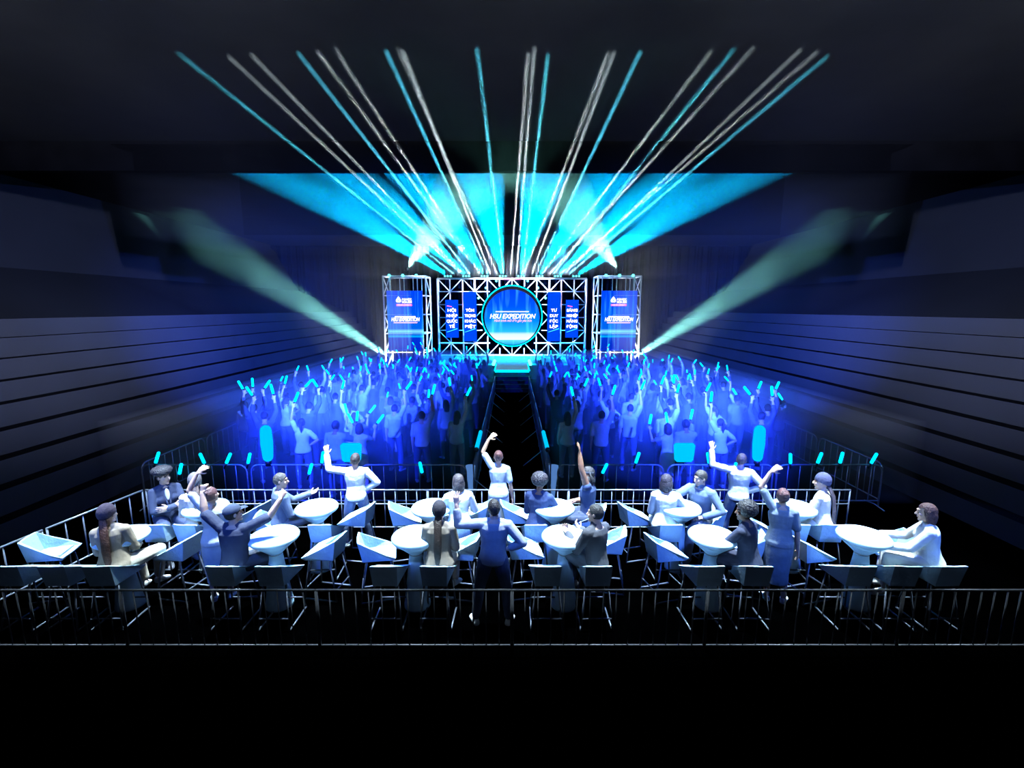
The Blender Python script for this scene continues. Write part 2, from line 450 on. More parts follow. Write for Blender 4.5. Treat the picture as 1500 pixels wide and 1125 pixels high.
        rings(bm, rs, 14); obj('visor', bm, hm, h, True)
    elif kind == 'furhat':
        bm = new_bm(); bmesh.ops.create_icosphere(bm, subdivisions=5, radius=1)
        for v in bm.verts:
            p = v.co.copy(); r = 1+.06*noise.noise(p*8)+.05*noise.noise(p*18)
            q = V((p.x*.15, p.y*.135-.02, p.z*.08+.1))*r
            v.co = c+H @ (q*S)
        hm = hairm((.03, .025, .035)); obj('fur_hat', bm, hm, root, True)
        cap('hair', m, 1.06)
    elif kind == 'pony':
        h = cap('hair', m, 1.06)
        bm = new_bm(); p0 = P(0, -.1, .05); tube(bm, [p0, P(0, -.15, .0), P(0, -.14, -.12), P(0, -.12, -.22)], [.022, .034, .03, .01], 8); obj('ponytail', bm, m, h, True)
    if sp.get('earring'):
        for s in (-1, 1):
            bm = new_bm(); ellipsoid(bm, P(s*.082, -.0, -.045), .006, .006, .012); obj('earring', bm, mat_eye, root)
# ------------------------------------------------------------------ the hall
m_floor = matte('black_carpet', (.00008, .00008, .0001), .3, 3)
m_ceil = matte('beam_hiding_ceiling', (.0012, .0012, .0014))  # far ceiling blackened in colour so beam hits leave no bright patches
m_riser = matte('slate_riser_panel', (.028, .029, .033), .06, .6)
m_tread = matte('shade_dark_tread', (.006, .006, .007))  # shade on the treads put into the colour, darker than the risers
m_wall = matte('slate_wall_panel', (.011, .0115, .013), .06, .4)
bm = new_bm(); box(bm, (-9.2, -4, -.15), (9.2, 35, 0)); struct(obj('floor', bm, m_floor))
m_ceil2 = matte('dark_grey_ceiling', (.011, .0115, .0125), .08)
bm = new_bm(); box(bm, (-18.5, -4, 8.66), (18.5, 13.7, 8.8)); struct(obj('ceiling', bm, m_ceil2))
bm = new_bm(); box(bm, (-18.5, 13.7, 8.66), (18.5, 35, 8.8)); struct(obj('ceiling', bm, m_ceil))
bm = new_bm(); box(bm, (-17.3, 13.5, 7.9), (17.3, 13.75, 8.66)); struct(obj('beam_stop', bm, m_ceil))  # bulkhead added to stop the beam fan short of the near ceiling
bm = new_bm(); box(bm, (-19, 34.9, 0), (19, 35.1, 8.66)); struct(obj('wall_back', bm, m_tread))
RX = [8.97, 9.3, 9.65, 10.0, 10.35, 10.7, 11.05, 11.4, 11.75, 12.1]
RZ = [0.0, .44, .90, 1.34, 1.80, 2.25, 2.66, 3.09, 3.52, 3.94]
def stand(side, sg):
    bm = new_bm()
    prof = []
    for i in range(9): prof += [(RX[i], RZ[i]), (RX[i], RZ[i+1])]
    prof += [(RX[9], RZ[9])]
    y0, y1 = -3.5, 34.4
    for i in range(len(prof)-1):
        a, b = prof[i], prof[i+1]
        vs = [bm.verts.new((sg*p[0], y, p[1])) for p, y in ((a, y0), (b, y0), (b, y1), (a, y1))]
        bm.faces.new(vs).material_index = 0 if i % 2 == 0 else 1
    # closed underside and ends
    poly = [bm.verts.new((sg*x, y1, z)) for x, z in prof]+[bm.verts.new((sg*12.1, y1, 0))]
    bm.faces.new(poly)
    poly = [bm.verts.new((sg*x, y0, z)) for x, z in prof]+[bm.verts.new((sg*12.1, y0, 0))]
    bm.faces.new(poly)
    vs = [bm.verts.new((sg*x, y, z)) for x, y, z in ((8.97, y0, 0), (8.97, y1, 0), (12.1, y1, 0), (12.1, y0, 0))]; bm.faces.new(vs)
    o = obj('trim_1' if sg < 0 else 'trim_2', bm, [m_riser, m_tread]); struct(o)
    bm = new_bm()
    pts = [(12.1, 3.94), (12.16, 3.94), (15.5, 5.41), (17.3, 8.66), (18.4, 8.66), (18.4, 3.4), (12.1, 3.4)]
    poly_prism(bm, [(sg*x, z) for x, z in pts], -3.5, 34.4)
    struct(obj('wall_'+side, bm, m_wall))
stand('left', -1); stand('right', 1)
# pleated curtain across the back
m_curt = matte('navy_velvet', (.0013, .004, .02), .25, 2.5)
rc = random.Random(5)
xs = [-18+3.0*i for i in range(13)]
cproto = None
for i in range(12):
    bm = new_bm(); n = 90; top = []; bot = []
    ph = rc.uniform(0, 6)
    for j in range(n+1):
        x = 2.96*j/n
        y = .2*math.sin(x*9.2+ph+1.2*math.sin(x*2.3+ph))+.1*math.sin(x*19+2*ph)+.06*math.sin(x*4.1)
        sway = .08*math.sin(x*5+ph)
        row = [bm.verts.new((x+sway*q, y*(1+.1*q), 8.55-(8.5)*q)) for q in (0, .3, .6, .85, 1)]
        if top:
            for a in range(4): bm.faces.new((top[a], row[a], row[a+1], top[a+1]))
        top = row
    o = obj('curtain', bm, m_curt, None, True); o.location = (xs[i], 34.5, 0)
    sd = o.modifiers.new('s', 'SOLIDIFY'); sd.thickness = .02
    tag(o, 'navy pleated curtain panel hanging across the back wall behind the stage towers', 'curtain', 'navy curtain panels along the back wall')

# ------------------------------------------------------------------ barriers
m_bar = mat('galvanised_steel', (.3, .32, .36), .4, .5, .1, 20)
m_bar2 = mat('dark_steel_rail', (.1, .1, .11), .45, .4, .1, 20)
_bars = {}
def fence(name, a, b, h, n, label, group, round_top=False, mid=(), m=None, r=.017, rb=.010, z0=.03, feet=False, cat='barrier'):
    """one barrier panel from a to b on the floor: rails, end posts and each upright bar"""
    m = m or m_bar
    a, b = V((a[0], a[1], 0)), V((b[0], b[1], 0)); L = (b-a).length
    root = empty(name, a, math.atan2(b.y-a.y, b.x-a.x), label, cat, group)
    key = (round(L, 3), h, n, round_top, mid, m.name, r, rb, z0, feet)
    if key in _bars:
        for nm, me, loc in _bars[key]:
            o = inst(nm, me, root); o.location = loc
        return root
    reg = []
    def add(nm, bm, loc=(0, 0, 0), sm=True):
        o = obj(nm, bm, m, root, sm); o.location = loc; reg.append((nm, o.data, loc)); return o
    if round_top:
        c = .16; bm = new_bm()
        pts = [(.02, 0, 0), (.02, 0, h-c)]+[(.02+c-c*math.cos(q), 0, h-c+c*math.sin(q)) for q in (.4, .8, 1.2, PI/2)]
        pts += [(L-x, 0, z) for x, _, z in reversed(pts)]
        tube(bm, pts, r); add('frame', bm)
    else:
        bm = new_bm(); tube(bm, [(0, 0, h), (L, 0, h)], r); add('top_rail', bm)
        for x in (.01, L-.01):
            bm = new_bm(); tube(bm, [(x, 0, 0), (x, 0, h)], r*.9); add('post', bm)
    for z in (z0,)+tuple(mid):
        bm = new_bm(); tube(bm, [(.02, 0, z), (L-.02, 0, z)], r*.8, 6); add('bottom_rail' if z == z0 else 'middle_rail', bm)
    bm = new_bm(); tube(bm, [(0, 0, z0), (0, 0, h)], rb, 6)
    first = None
    for i in range(1, n):
        x = L*i/n
        if first is None: first = add('bar', bm, (x, 0, 0))
        else:
            o = inst('bar', first, root); o.location = (x, 0, 0); reg.append(('bar', first.data, (x, 0, 0)))
    if feet:
        for x in (.1, L-.1):
            bm = new_bm(); tube(bm, [(x, -.28, .012), (x, 0, .05), (x, .28, .012)], .012, 6); add('foot', bm)
    _bars[key] = reg
    return root
N6 = ['far left panel', 'second panel from the left', 'panel left of centre', 'panel right of centre', 'second panel from the right', 'far right panel']
for i in range(6):
    x = -7.2+2.4*i
    fence('crowd_barrier', (x, 5.2), (x+2.4, 5.2), .78, 15, 'dark thin barred barrier along the near edge of the lounge, '+N6[i], 'near edge barrier of the lounge', m=m_bar2, r=.014, rb=.008)
for i in range(5):
    w = 13.39/5; x = -6.96+w*i
    fence('crowd_barrier', (x, 8.37), (x+w, 8.37), .78, 13, 'steel barrier with middle rail, stage side of the lounge, '+['far left panel', 'second panel from the left', 'centre panel', 'second panel from the right', 'far right panel'][i], 'stage side barrier of the lounge', mid=(.5,), r=.015, rb=.010)
for i, (a, b) in enumerate((((-7.52, 5.25), (-7.3, 6.75)), ((-7.29, 6.8), (-7.0, 8.35)))):
    fence('crowd_barrier', a, b, .78, 6, 'steel side barrier of the lounge, '+('panel beside the lone bar stool' if i == 0 else 'panel beside the woman in the fur hat'), 'stand side barriers of the lounge', r=.018, rb=.011)
# front and sides of the standing crowd, aisle
for sg, sn in ((-1, 'left'), (1, 'right')):
    for i in range(3):
        a, b = sg*(.95+2.32*i), sg*(.95+2.32*(i+1)-.05)
        fence('crowd_barrier', (min(a, b), 9.4), (max(a, b), 9.4), .92, 9, 'round cornered barrier behind the %s half of the crowd, %s' % (sn, ('next to the aisle', 'middle of three', 'next to the stand')[i]), 'barriers behind the crowd', True, (.5,) if 0 else (), r=.018, rb=.011, z0=.12, feet=True)
    for i in range(8):
        y = 9.45+2.15*i
        fence('crowd_barrier', (sg*7.9, y), (sg*7.9, y+2.1), .92, 9, 'round cornered barrier between crowd and %s stand, %s from the near end' % (sn, ('first', 'second', 'third', 'fourth', 'fifth', 'sixth', 'seventh', 'eighth')[i]), 'barriers along the %s stand' % sn, True, (), r=.018, rb=.011, z0=.12)
    for i in range(6):
        y = 9.45+2.15*i
        fence('aisle_barrier', (sg*.82, y), (sg*.82, y+2.1), .92, 9, 'barrier along the %s edge of the dark aisle, %s from lounge' % (sn, ('first', 'second', 'third', 'fourth', 'fifth', 'sixth')[i]), 'barriers along the aisle, %s edge' % sn, False, (), r=.018, rb=.011, z0=.12)
        bm = new_bm(); tube(bm, [(sg*.81, y+.3, .45), (sg*.3, y+.3, .02)], .012, 6)
        tag(obj('barrier_strut', bm, m_bar, None, True), 'slanted steel strut propping the %s aisle barrier, %s from the near end' % (sn, ('first', 'second', 'third', 'fourth', 'fifth', 'sixth')[i]), 'strut', 'struts in the aisle')
m_tubeled = emis('cyan_light_tube', (.0, .5, .95), 1.2)
m_tubedim = emis('pale_light_tube', (.08, .2, .5), 1.0)
for sg, sn in ((-1, 'left'), (1, 'right')):
    root = empty('light_tube', (sg*.82, 10.3, .98), 0, 'fat cyan light tube lying on the %s aisle barrier' % sn, 'light tube')
    bm = new_bm(); capsule(bm, (0, 0, .0), (0, 1.5, .0), [.05, .05]); obj('diffuser', bm, m_tubeled, root, True)
    bm = new_bm(); tube(bm, [(0, -.07, 0), (0, -.0, 0)], .055); obj('end_cap', bm, m_bar2, root, True)
    root = empty('cone_lamp', (sg*.9, 9.62, 0), 0, 'pale blue cone lamp standing at the near end of the %s aisle barrier' % sn, 'lamp')
    bm = new_bm(); lathe(bm, [(.035, .1), (.06, .4), (.1, .78), (.105, .82)], 16); obj('shade', bm, m_tubedim, root, True)
    bm = new_bm(); lathe(bm, [(.1, .0), (.1, .02), (.02, .04), (.02, .1)], 16); obj('base', bm, m_bar2, root, True)

# ------------------------------------------------------------------ stage
m_deck = mat('glossy_teal_stage_floor', (.01, .24, .46), .25, 0, .15, 3)
m_fascia = mat('teal_stage_fascia', (.01, .12, .16), .3, 0, .3, 4)
m_edge = emis('cyan_led_edge', (0, .75, 1), 2.2)
m_step = mat('dark_step', (.02, .025, .05), .6)
st = empty('stage', (0, 0, 0), 0, 'low teal stage with cyan lit edges and a short runway', 'stage')
bm = new_bm()
poly_prism(bm, [(-5.1, .9), (5.1, .9), (5.1, .96), (-5.1, .96)], 27.2, 32.6); obj('deck', bm, m_deck, st)
bm = new_bm(); poly_prism(bm, [(-5.0, 0), (5.0, 0), (5.0, .9), (-5.0, .9)], 27.35, 32.5); obj('fascia', bm, m_fascia, st)
for s in (-1, 1):
    bm = new_bm(); box(bm, (min(s*.9, s*5.1), 27.14, .86), (max(s*.9, s*5.1), 27.2, .95)); obj('edge_light', bm, m_edge, st)
bm = new_bm(); box(bm, (-.88, 24.3, .88), (.88, 27.2, .97)); obj('runway', bm, m_deck, st)
bm = new_bm(); box(bm, (-.84, 24.4, 0), (.84, 27.3, .88)); obj('runway_base', bm, m_fascia, st)
bm = new_bm(); box(bm, (-.9, 24.22, .84), (.9, 24.3, .96)); obj('edge_light', bm, m_edge, st)
for s in (-1, 1):
    bm = new_bm(); box(bm, (s*.92-.03, 24.3, .9), (s*.92+.03, 27.2, .95)); obj('edge_light', bm, m_edge, st)
for i in range(4):
    bm = new_bm(); box(bm, (-.95, 24.2-.32*(i+1), 0), (.95, 24.2-.32*i, .66-.16*i)); obj('step', bm, m_step, st)
m_bulb = emis('cyan_bulb', (.1, .9, 1), 4)
def bulb(x, y, z, lab, grp, r=.07):
    root = empty('stage_bulb', (x, y, z), 0, lab, 'bulb', grp)
    bm = new_bm(); ellipsoid(bm, (0, -.06, 0), r, r, r); obj('globe', bm, m_bulb, root, True)
    bm = new_bm(); capsule(bm, (0, -.02, 0), (0, .06, 0), [.03, .03], 8); obj('clamp', bm, m_bar2, root, True)
for s, sn in ((-1, 'left'), (1, 'right')):
    for i in range(3):
        root = empty('runway_lamp', (s*1.02, 27.0-.75*i, .97), 0, 'round cyan lamp beside the %s edge of the runway' % sn, 'lamp', 'lamps beside the runway, %s edge' % sn)
        root['label'] = 'round cyan lamp beside the %s edge of the runway, %s from the stage' % (sn, ('first', 'second', 'third')[i])
        bm = new_bm(); ellipsoid(bm, (0, 0, .16), .1, .1, .1); obj('globe', bm, m_bulb, root, True)
        bm = new_bm(); lathe(bm, [(.07, -.05), (.07, .05), (.04, .08)], 12); obj('base', bm, m_bar2, root, True)
# --- truss wall
m_truss = mat('white_truss_tube', (.9, .92, .95), .35, 0, .03, 5)
tw = empty('backdrop_truss', (0, 31.8, .96), 0, 'wide white backdrop truss of square bays with diagonal braces framing the round screen', 'truss')
NX, NZ = 12, 6; cw = 10.0/NX; ch = 5.17/NZ
def Pn(i, j, y=0): return V((-5.0+cw*i, y, ch*j))
CEN = V((0, 0, 2.68)); CR = 2.08
def clip_out(p, q):
    """part of p-q outside the screen circle"""
    pts = [p.lerp(q, t/20) for t in range(21)]
    ok = [t for t in range(21) if (V((pts[t].x, 0, pts[t].z))-CEN).length > CR]
    if len(ok) < 3: return None
    if ok[0] == 0 and ok[-1] == 20 and len(ok) < 21: return [(pts[0], pts[max(t for t in ok if all(u in ok for u in range(t+1)))]), (pts[min(t for t in ok if all(u in ok for u in range(t, 21)))], pts[20])]
    return [(pts[ok[0]], pts[ok[-1]])]
def member(nm, p, q, r, par=tw, clip=True):
    for seg in ((clip_out(p, q) or []) if clip else [(p, q)]):
        if (seg[1]-seg[0]).length > .12:
            bm = new_bm(); tube(bm, seg, r, 6); obj(nm, bm, m_truss, par, True)
for j in range(NZ+1):
    big = j in (0, 1, NZ)
    if j in (0, NZ, 1, 5) or True: member('horizontal_chord', Pn(0, j), Pn(NX, j), .06 if big else .038)
for i in range(0, NX+1, 1):
    big = i in (0, 3, 9, NX)
    member('vertical_chord', Pn(i, 0), Pn(i, NZ), .062 if big else (.04 if i % 2 == 1 else .03))
for i in range(NX):
    for j in range(NZ):
        if j in (0, NZ-1) or 2 <= i <= 9 or (i in (0, 11)):
            if (i+j) % 2 == 0: member('brace', Pn(i, j), Pn(i+1, j+1), .036)
            else: member('brace', Pn(i+1, j), Pn(i, j+1), .036)
for i in range(0, NX+1, 2): member('rear_chord', Pn(i, 0, .5), Pn(i, NZ, .5), .03, clip=False)
for j in (0, NZ): member('rear_chord', Pn(0, j, .5), Pn(NX, j, .5), .04, clip=False)
# --- round screen
def screen_mat(name, rays=True, seed=0.):
    """what the LED wall shows: deep blue sky, light rays, glowing horizon near the bottom"""
    m = bpy.data.materials.new(name); m.use_nodes = True; nt = m.node_tree; nt.nodes.remove(nt.nodes['Principled BSDF'])
    N = nt.nodes.new; L = nt.links.new
    tc = N('ShaderNodeTexCoord'); sep = N('ShaderNodeSeparateXYZ'); L(tc.outputs['Generated'], sep.inputs[0])
    rp = N('ShaderNodeValToRGB'); e = rp.color_ramp.elements
    stops = [(0, (0, .02, .5)), (.22, (0, .03, .6)), (.24, (0, .4, 1)), (.27, (0, .1, .7)), (.33, (.2, .7, 1)), (.37, (0, .12, .75)), (.55, (0, .1, .9)), (1, (0, .05, .85))] if not rays else [(0, (0, .35, .9)), (.09, (.1, .75, 1)), (.1, (.85, 1, 1)), (.19, (.7, 1, 1)), (.24, (.02, .5, 1)), (.45, (.0, .22, 1)), (.7, (0, .09, .95)), (1, (0, .05, .9))]
    e[0].position, e[0].color = stops[0][0], (*stops[0][1], 1); e[1].position, e[1].color = stops[-1][0], (*stops[-1][1], 1)
    for p, c in stops[1:-1]:
        x = e.new(p); x.color = (*c, 1)
    L(sep.outputs['Z'], rp.inputs[0])
    nz = N('ShaderNodeTexNoise'); nz.inputs['Scale'].default_value = 9; mp = N('ShaderNodeMapping'); mp.inputs['Scale'].default_value = (1.2, 1, .12); mp.inputs['Location'].default_value = (seed, 0, 0)
    L(tc.outputs['Generated'], mp.inputs[0]); L(mp.outputs[0], nz.inputs['Vector'])
    r2 = N('ShaderNodeValToRGB'); r2.color_ramp.elements[0].position = .52; r2.color_ramp.elements[1].position = .75; r2.color_ramp.elements[1].color = (.05, .4, .5, 1)
    L(nz.outputs['Fac'], r2.inputs[0])
    ad = N('ShaderNodeMixRGB'); ad.blend_type = 'ADD'; ad.inputs[0].default_value = .8
    L(rp.outputs[0], ad.inputs[1]); L(r2.outputs[0], ad.inputs[2])
    em = N('ShaderNodeEmission'); em.inputs[1].default_value = 1.15; L(ad.outputs[0], em.inputs[0])
    L(em.outputs[0], nt.nodes['Material Output'].inputs[0]); return m
m_white = emis('screen_white', (1, 1, 1), 1.6); m_pink = emis('screen_pink', (1, .16, .75), 1.2); m_pinkw = emis('screen_pale_pink', (1, .6, .9), 1.3); m_scyan = emis('screen_cyan', (.05, .75, 1), 1.4)
m_blk = matte('black_bezel', (.002, .002, .003))
def text(par, s, x, z, size, m, y=-.02, shear=0., width=None, bold=.0, name='lettering'):
    cu = bpy.data.curves.new('t', 'FONT'); cu.body = s; cu.align_x = 'CENTER'; cu.align_y = 'CENTER'; cu.size = size; cu.shear = shear; cu.offset = bold; cu.extrude = .004
    o = bpy.data.objects.new('t', cu); COL.objects.link(o)
    dg = bpy.context.evaluated_depsgraph_get(); me = bpy.data.meshes.new_from_object(o.evaluated_get(dg), depsgraph=dg)
    bpy.data.objects.remove(o)
    o = bpy.data.objects.new(name, me); me.materials.clear(); me.materials.append(m); COL.objects.link(o); o.parent = par
    sx = 1
    if width:
        w = max(v.co.x for v in me.vertices)-min(v.co.x for v in me.vertices); sx = width/w
    for v in me.vertices: v.co.x *= sx
    o.location = (x, y, z); o.rotation_euler = (PI/2, 0, 0); return o
def flat(par, nm, pts, m, y=-.012, d=.008):
    bm = new_bm(); poly_prism(bm, pts, y-d, y); return obj(nm, bm, m, par)
rs_ = empty('round_screen', (0, 31.7, 3.64), 0, 'big round blue screen with glowing cyan rim hung in the truss wall', 'screen')
def disc(r, n=72): return [(r*math.cos(2*PI*i/n), r*math.sin(2*PI*i/n)) for i in range(n)]
bm = new_bm(); poly_prism(bm, disc(2.0), .06, .14); obj('bezel', bm, m_blk, rs_)
bm = new_bm(); poly_prism(bm, [(x, z-.09) for x, z in disc(1.86)], .0, .055); obj('display', bm, screen_mat('round_screen_picture'), rs_)
bm = new_bm(); tube(bm, [(2.03*math.cos(2*PI*i/72), 0, 2.03*math.sin(2*PI*i/72)) for i in range(73)], .036, 8); obj('rim_light', bm, emis('cyan_rim', (0, .8, 1), 2.2), rs_)
text(rs_, 'HSU EXPEDITION', .02, -.02, .42, m_white, shear=.25, width=3.1, bold=.012)
flat(rs_, 'title_bar', [(-1.12, .27), (1.12, .27), (1.15, .33), (-1.09, .33)], m_white)
text(rs_, 'Hành trình mới đến gần yêu hơn', .05, -.3, .24, m_pinkw, shear=.35, width=2.55, bold=.004)
# --- slim text panels
for nm, x, z0, z1, lines, lab in (('l1', -4.05, 2.2, 4.72, ('HỘI', 'NHẬP', 'QUỐC', 'TẾ'), 'shorter blue banner screen at the far left of the truss wall'), ('l2', -2.82, 1.95, 5.25, ('TÔN', 'TRỌNG', 'KHÁC', 'BIỆT'), 'taller blue banner screen between the round screen and the far left banner'),
                              ('r2', 2.82, 1.95, 5.25, ('TƯ', 'DUY', 'ĐỘC', 'LẬP'), 'taller blue banner screen between the round screen and the far right banner'), ('r1', 4.05, 2.2, 4.72, ('SÁNG', 'NGHIỆP', 'NĂNG', 'ĐỘNG'), 'shorter blue banner screen at the far right of the truss wall')):
    r_ = empty('banner_screen', (x, 31.62, 0), 0, lab, 'screen')
    bm = new_bm(); box(bm, (-.43, 0, z0), (.43, .06, z1)); obj('display', bm, bpy.data.materials.get('banner_picture') or emis('banner_picture', (0, .07, .95), 1.0), r_)
    for zz in (z0+.3, z1-.3):
        bm = new_bm(); box(bm, (-.3, .06, zz-.03), (.3, .12, zz+.03)); obj('mount_bracket', bm, m_bar2, r_)
    for i, t in enumerate(lines): text(r_, t, 0, 4.02-.36*i, .26, m_white, width=min(.74, .17*len(t)+.06), bold=.012)
    flat(r_, 'light_streak', [(-.36, 2.55), (.36, 2.78), (.36, 2.84), (-.36, 2.59)], m_scyan)
    if abs(x) > 3.5: flat(r_, 'pink_mark', [(-.34, 4.3), (.0, 4.24), (.02, 4.3), (-.3, 4.36)], m_pink)
bm = new_bm(); box(bm, (-.58, 0, -.06), (.58, .04, .06)); o = tag(obj('pink_sign', bm, m_pink), 'small pink sign strip on the top chord above the round screen', 'sign'); o.location = (0, 31.66, 6.1)
o['label'] = 'small pink sign strip on the truss top above the round screen'
flat(o, 'lettering_strip', [(-.5, -.025), (.5, -.025), (.5, .025), (-.5, .025)], m_white)
# --- towers
def tower(sg, sn):
    t = empty('truss_tower', (sg*6.4, 28.2, 0), 0, 'white truss tower left of the stage' if sg < 0 else 'white truss tower right of the stage', 'truss')
    w, d, h = 1.27, 1.5, 6.05
    xs_ = [-w, w]; ys = [0, d]
    for x in xs_:
        for y in ys: member('corner_post', V((x, y, 0)), V((x, y, h)), .05, t, False)
    xi = (w-.22) if sg < 0 else (-w+.22)
    zs = [.4+1.13*i for i in range(6)]
    for z in zs:
        for y in ys: member('cross_bar', V((-w, y, z)), V((w, y, z)), .036, t, False)
        for x in xs_: member('side_bar', V((x, 0, z)), V((x, d, z)), .036, t, False)
    for x in (-w+.3, -.35, -.1, .45, .7, w-.3): member('rear_upright', V((x, .35, .3)), V((x, .35, h)), .026, t, False)
    for y in ys: member('cross_bar', V((-w, y, h)), V((w, y, h)), .055, t, False)
    for x in xs_:
        member('side_bar', V((x, 0, h)), V((x, d, h)), .05, t, False)
        for i in range(5):
            a, b = (V((x, 0, zs[i])), V((x, d, zs[i+1]))) if i % 2 else (V((x, d, zs[i])), V((x, 0, zs[i+1])))
            member('brace', a, b, .03, t, False)
    xo = -w if sg < 0 else w
    for i in range(5): member('brace', V((xo, 0, zs[i])), V((xo-math.copysign(.42, xo), 0, zs[i+1])), .028, t, False)
    member('inner_post', V((xo-math.copysign(.42, xo), 0, .3)), V((xo-math.copysign(.42, xo), 0, h)), .03, t, False)
    s_ = empty('tower_screen', (sg*6.4, 28.12, 0), 0, 'tall blue screen on the %s truss tower with logo and white title' % sn, 'screen')
    z0, z1, hw = 1.62, 5.2, 1.06
    bm = new_bm(); box(bm, (-hw, -.02, z0), (hw, .05, z1)); obj('display', bm, screen_mat('tower_screen_picture', False, sg), s_)
    Hh = z1-z0; Z = lambda f: z1-Hh*f
    y = -.03
    drop = [(-.36+dx, Z(.12)+dz) for dx, dz in ((0, .1), (.08, .0), (.15, -.1), (.16, -.19), (.1, -.26), (-.1, -.26), (-.16, -.19), (-.15, -.1), (-.08, 0))]
    flat(s_, 'logo', drop, m_white, y)
    flat(s_, 'logo', [(-.36+dx, Z(.12)-.15+dz) for dx, dz in ((0, .07), (.04, 0), (.02, -.05), (-.02, -.05), (-.04, 0))], m_scyan, y-.012)
    text(s_, 'ĐẠI HỌC', .14, Z(.145), .17, m_white, y-.01, width=.58, bold=.01)
    text(s_, 'HOA SEN', .14, Z(.188), .17, m_white, y-.01, width=.58, bold=.01)
    flat(s_, 'logo_bar', [(-.5, Z(.252)), (.44, Z(.252)), (.44, Z(.218)), (-.5, Z(.218))], m_pink, y)
    text(s_, 'HOA SEN UNIVERSITY', -.03, Z(.235), .1, m_white, y-.012, width=.8)
    flat(s_, 'title_bar', [(-.62, Z(.435)), (.62, Z(.435)), (.62, Z(.417)), (-.62, Z(.417))], m_white, y)
    text(s_, 'HSU EXPEDITION', 0, Z(.475), .3, m_white, y-.01, shear=.25, width=1.72, bold=.012)
    flat(s_, 'subtitle_bar', [(-.72, Z(.535)), (.7, Z(.535)), (.74, Z(.518)), (-.68, Z(.518))], m_pinkw, y)
    for i in range(3): bulb(sg*6.4+(-.85+.8*i), 28.12, 6.08, 'round cyan bulb on the %s tower top, %s' % (sn, ('outer' if sg < 0 else 'inner', 'middle', 'inner' if sg < 0 else 'outer')[i]), 'bulbs on the tower tops', .085)
tower(-1, 'left'); tower(1, 'right')
for i, a in enumerate((28, 47, 66, 114, 133, 152)):
    r = 2.55
    bulb(r*math.cos(rad(a)), 31.68, 3.64+r*math.sin(rad(a)), 'round cyan bulb on the truss above the round screen, %s from the right' % ('first', 'second', 'third', 'fourth', 'fifth', 'sixth')[i], 'bulbs around the round screen', .075)
# ------------------------------------------------------------------ lounge furniture
m_shell = mat('pale_blue_white_quilted_fabric', (.46, .66, .84), .75, 0, .03, 10, .35, 26, spec=.2)
m_leg = mat('brushed_grey_steel', (.1, .11, .14), .4, .35, .08, 20)
m_tab = mat('pale_blue_white_laminate', (.46, .66, .84), .35, 0, .02, 5)
m_tabd = mat('grey_collar', (.18, .2, .24), .5)
SEATZ = .66
def chair_meshes():
    R = {}
    bk, fr = .19, .24
    # outer tub, top rim and inner faces in one closed shell
    bm = new_bm()
    def ring(pts): return [bm.verts.new(p) for p in pts]
    ob = ring([(-.16, -.19, .62), (.16, -.19, .62), (.19, .24, .605), (-.19, .24, .605)])
    def rim(off, dz=0):
        w0, w1, wf = .175-off, .205-off, .225-off
        return [(-w0, -.25+off, .93+dz), (0, -.262+off, .933+dz), (w0, -.25+off, .93+dz), (w1, -.05, .815+dz), (wf+.01, .14, .715+dz), (wf, .27-off*.4, .652+dz), (0, .275-off*.4, .645+dz), (-wf, .27-off*.4, .652+dz), (-wf-.01, .14, .715+dz), (-w1, -.05, .815+dz)]
    o = ring(rim(0)); i_ = ring(rim(.026, .0)); n = len(o)
    s = ring([(-.135, -.15, .665), (0, -.155, .665), (.135, -.15, .665), (.17, -.03, .655), (.18, .12, .65), (.185, .235, .645), (0, .24, .642), (-.185, .235, .645), (-.18, .12, .65), (-.17, -.03, .655)])
    F = bm.faces.new
    F((ob[0], ob[1], o[2], o[1], o[0])); F((ob[1], ob[2], o[5], o[4], o[3], o[2])); F((ob[2], ob[3], o[7], o[6], o[5])); F((ob[3], ob[0], o[0], o[9], o[8], o[7])); F(ob[::-1])
    for k in range(n): F((o[k], o[(k+1) % n], i_[(k+1) % n], i_[k])); F((i_[k], i_[(k+1) % n], s[(k+1) % n], s[k]))
    F(s)
    R['shell'] = (bm, m_shell, False)
    bm = new_bm()
    rings(bm, [((0, .055, z), (w, 0, 0), (0, w, 0)) for z, w in ((.64, .185), (.672, .185), (.68, .165))], 4)
    bm.free(); bm = new_bm()
    a = [(-.14, -.11), (.14, -.11), (.165, .2), (-.165, .2)]
    lo = [bm.verts.new((x, y, .645)) for x, y in a]; hi = [bm.verts.new((x, y, .672)) for x, y in a]; tp = [bm.verts.new((x*.9, y*.9+.004, .68)) for x, y in a]
    for k in range(4): bm.faces.new((lo[k], lo[(k+1) % 4], hi[(k+1) % 4], hi[k])); bm.faces.new((hi[k], hi[(k+1) % 4], tp[(k+1) % 4], tp[k]))
    bm.faces.new(tp); bm.faces.new(lo[::-1])
    R['seat_cushion'] = (bm, m_shell, False)
    for nm, sx, sy in (('leg', -1, -1), ('leg', 1, -1), ('leg', 1, 1), ('leg', -1, 1)):
        bm = new_bm(); tube(bm, [(sx*.15, -.13 if sy < 0 else .19, .6), (sx*.205, -.24 if sy < 0 else .26, .012)], .0125, 6)
        R[(nm, sx, sy)] = (bm, m_leg, True)
    for sx in (-1, 1):
        bm = new_bm(); tube(bm, [(sx*.205, -.24, .013), (sx*.205, .26, .013)], .0125, 6); R[('runner', sx)] = (bm, m_leg, True)
    bm = new_bm(); tube(bm, [(-.192, .245, .17), (.192, .245, .17)], .0115, 6); R['footrest'] = (bm, m_leg, True)
    bm = new_bm(); tube(bm, [(-.19, -.215, .17), (.19, -.215, .17)], .0105, 6); R['crossbar'] = (bm, m_leg, True)
    return R
_c0 = None
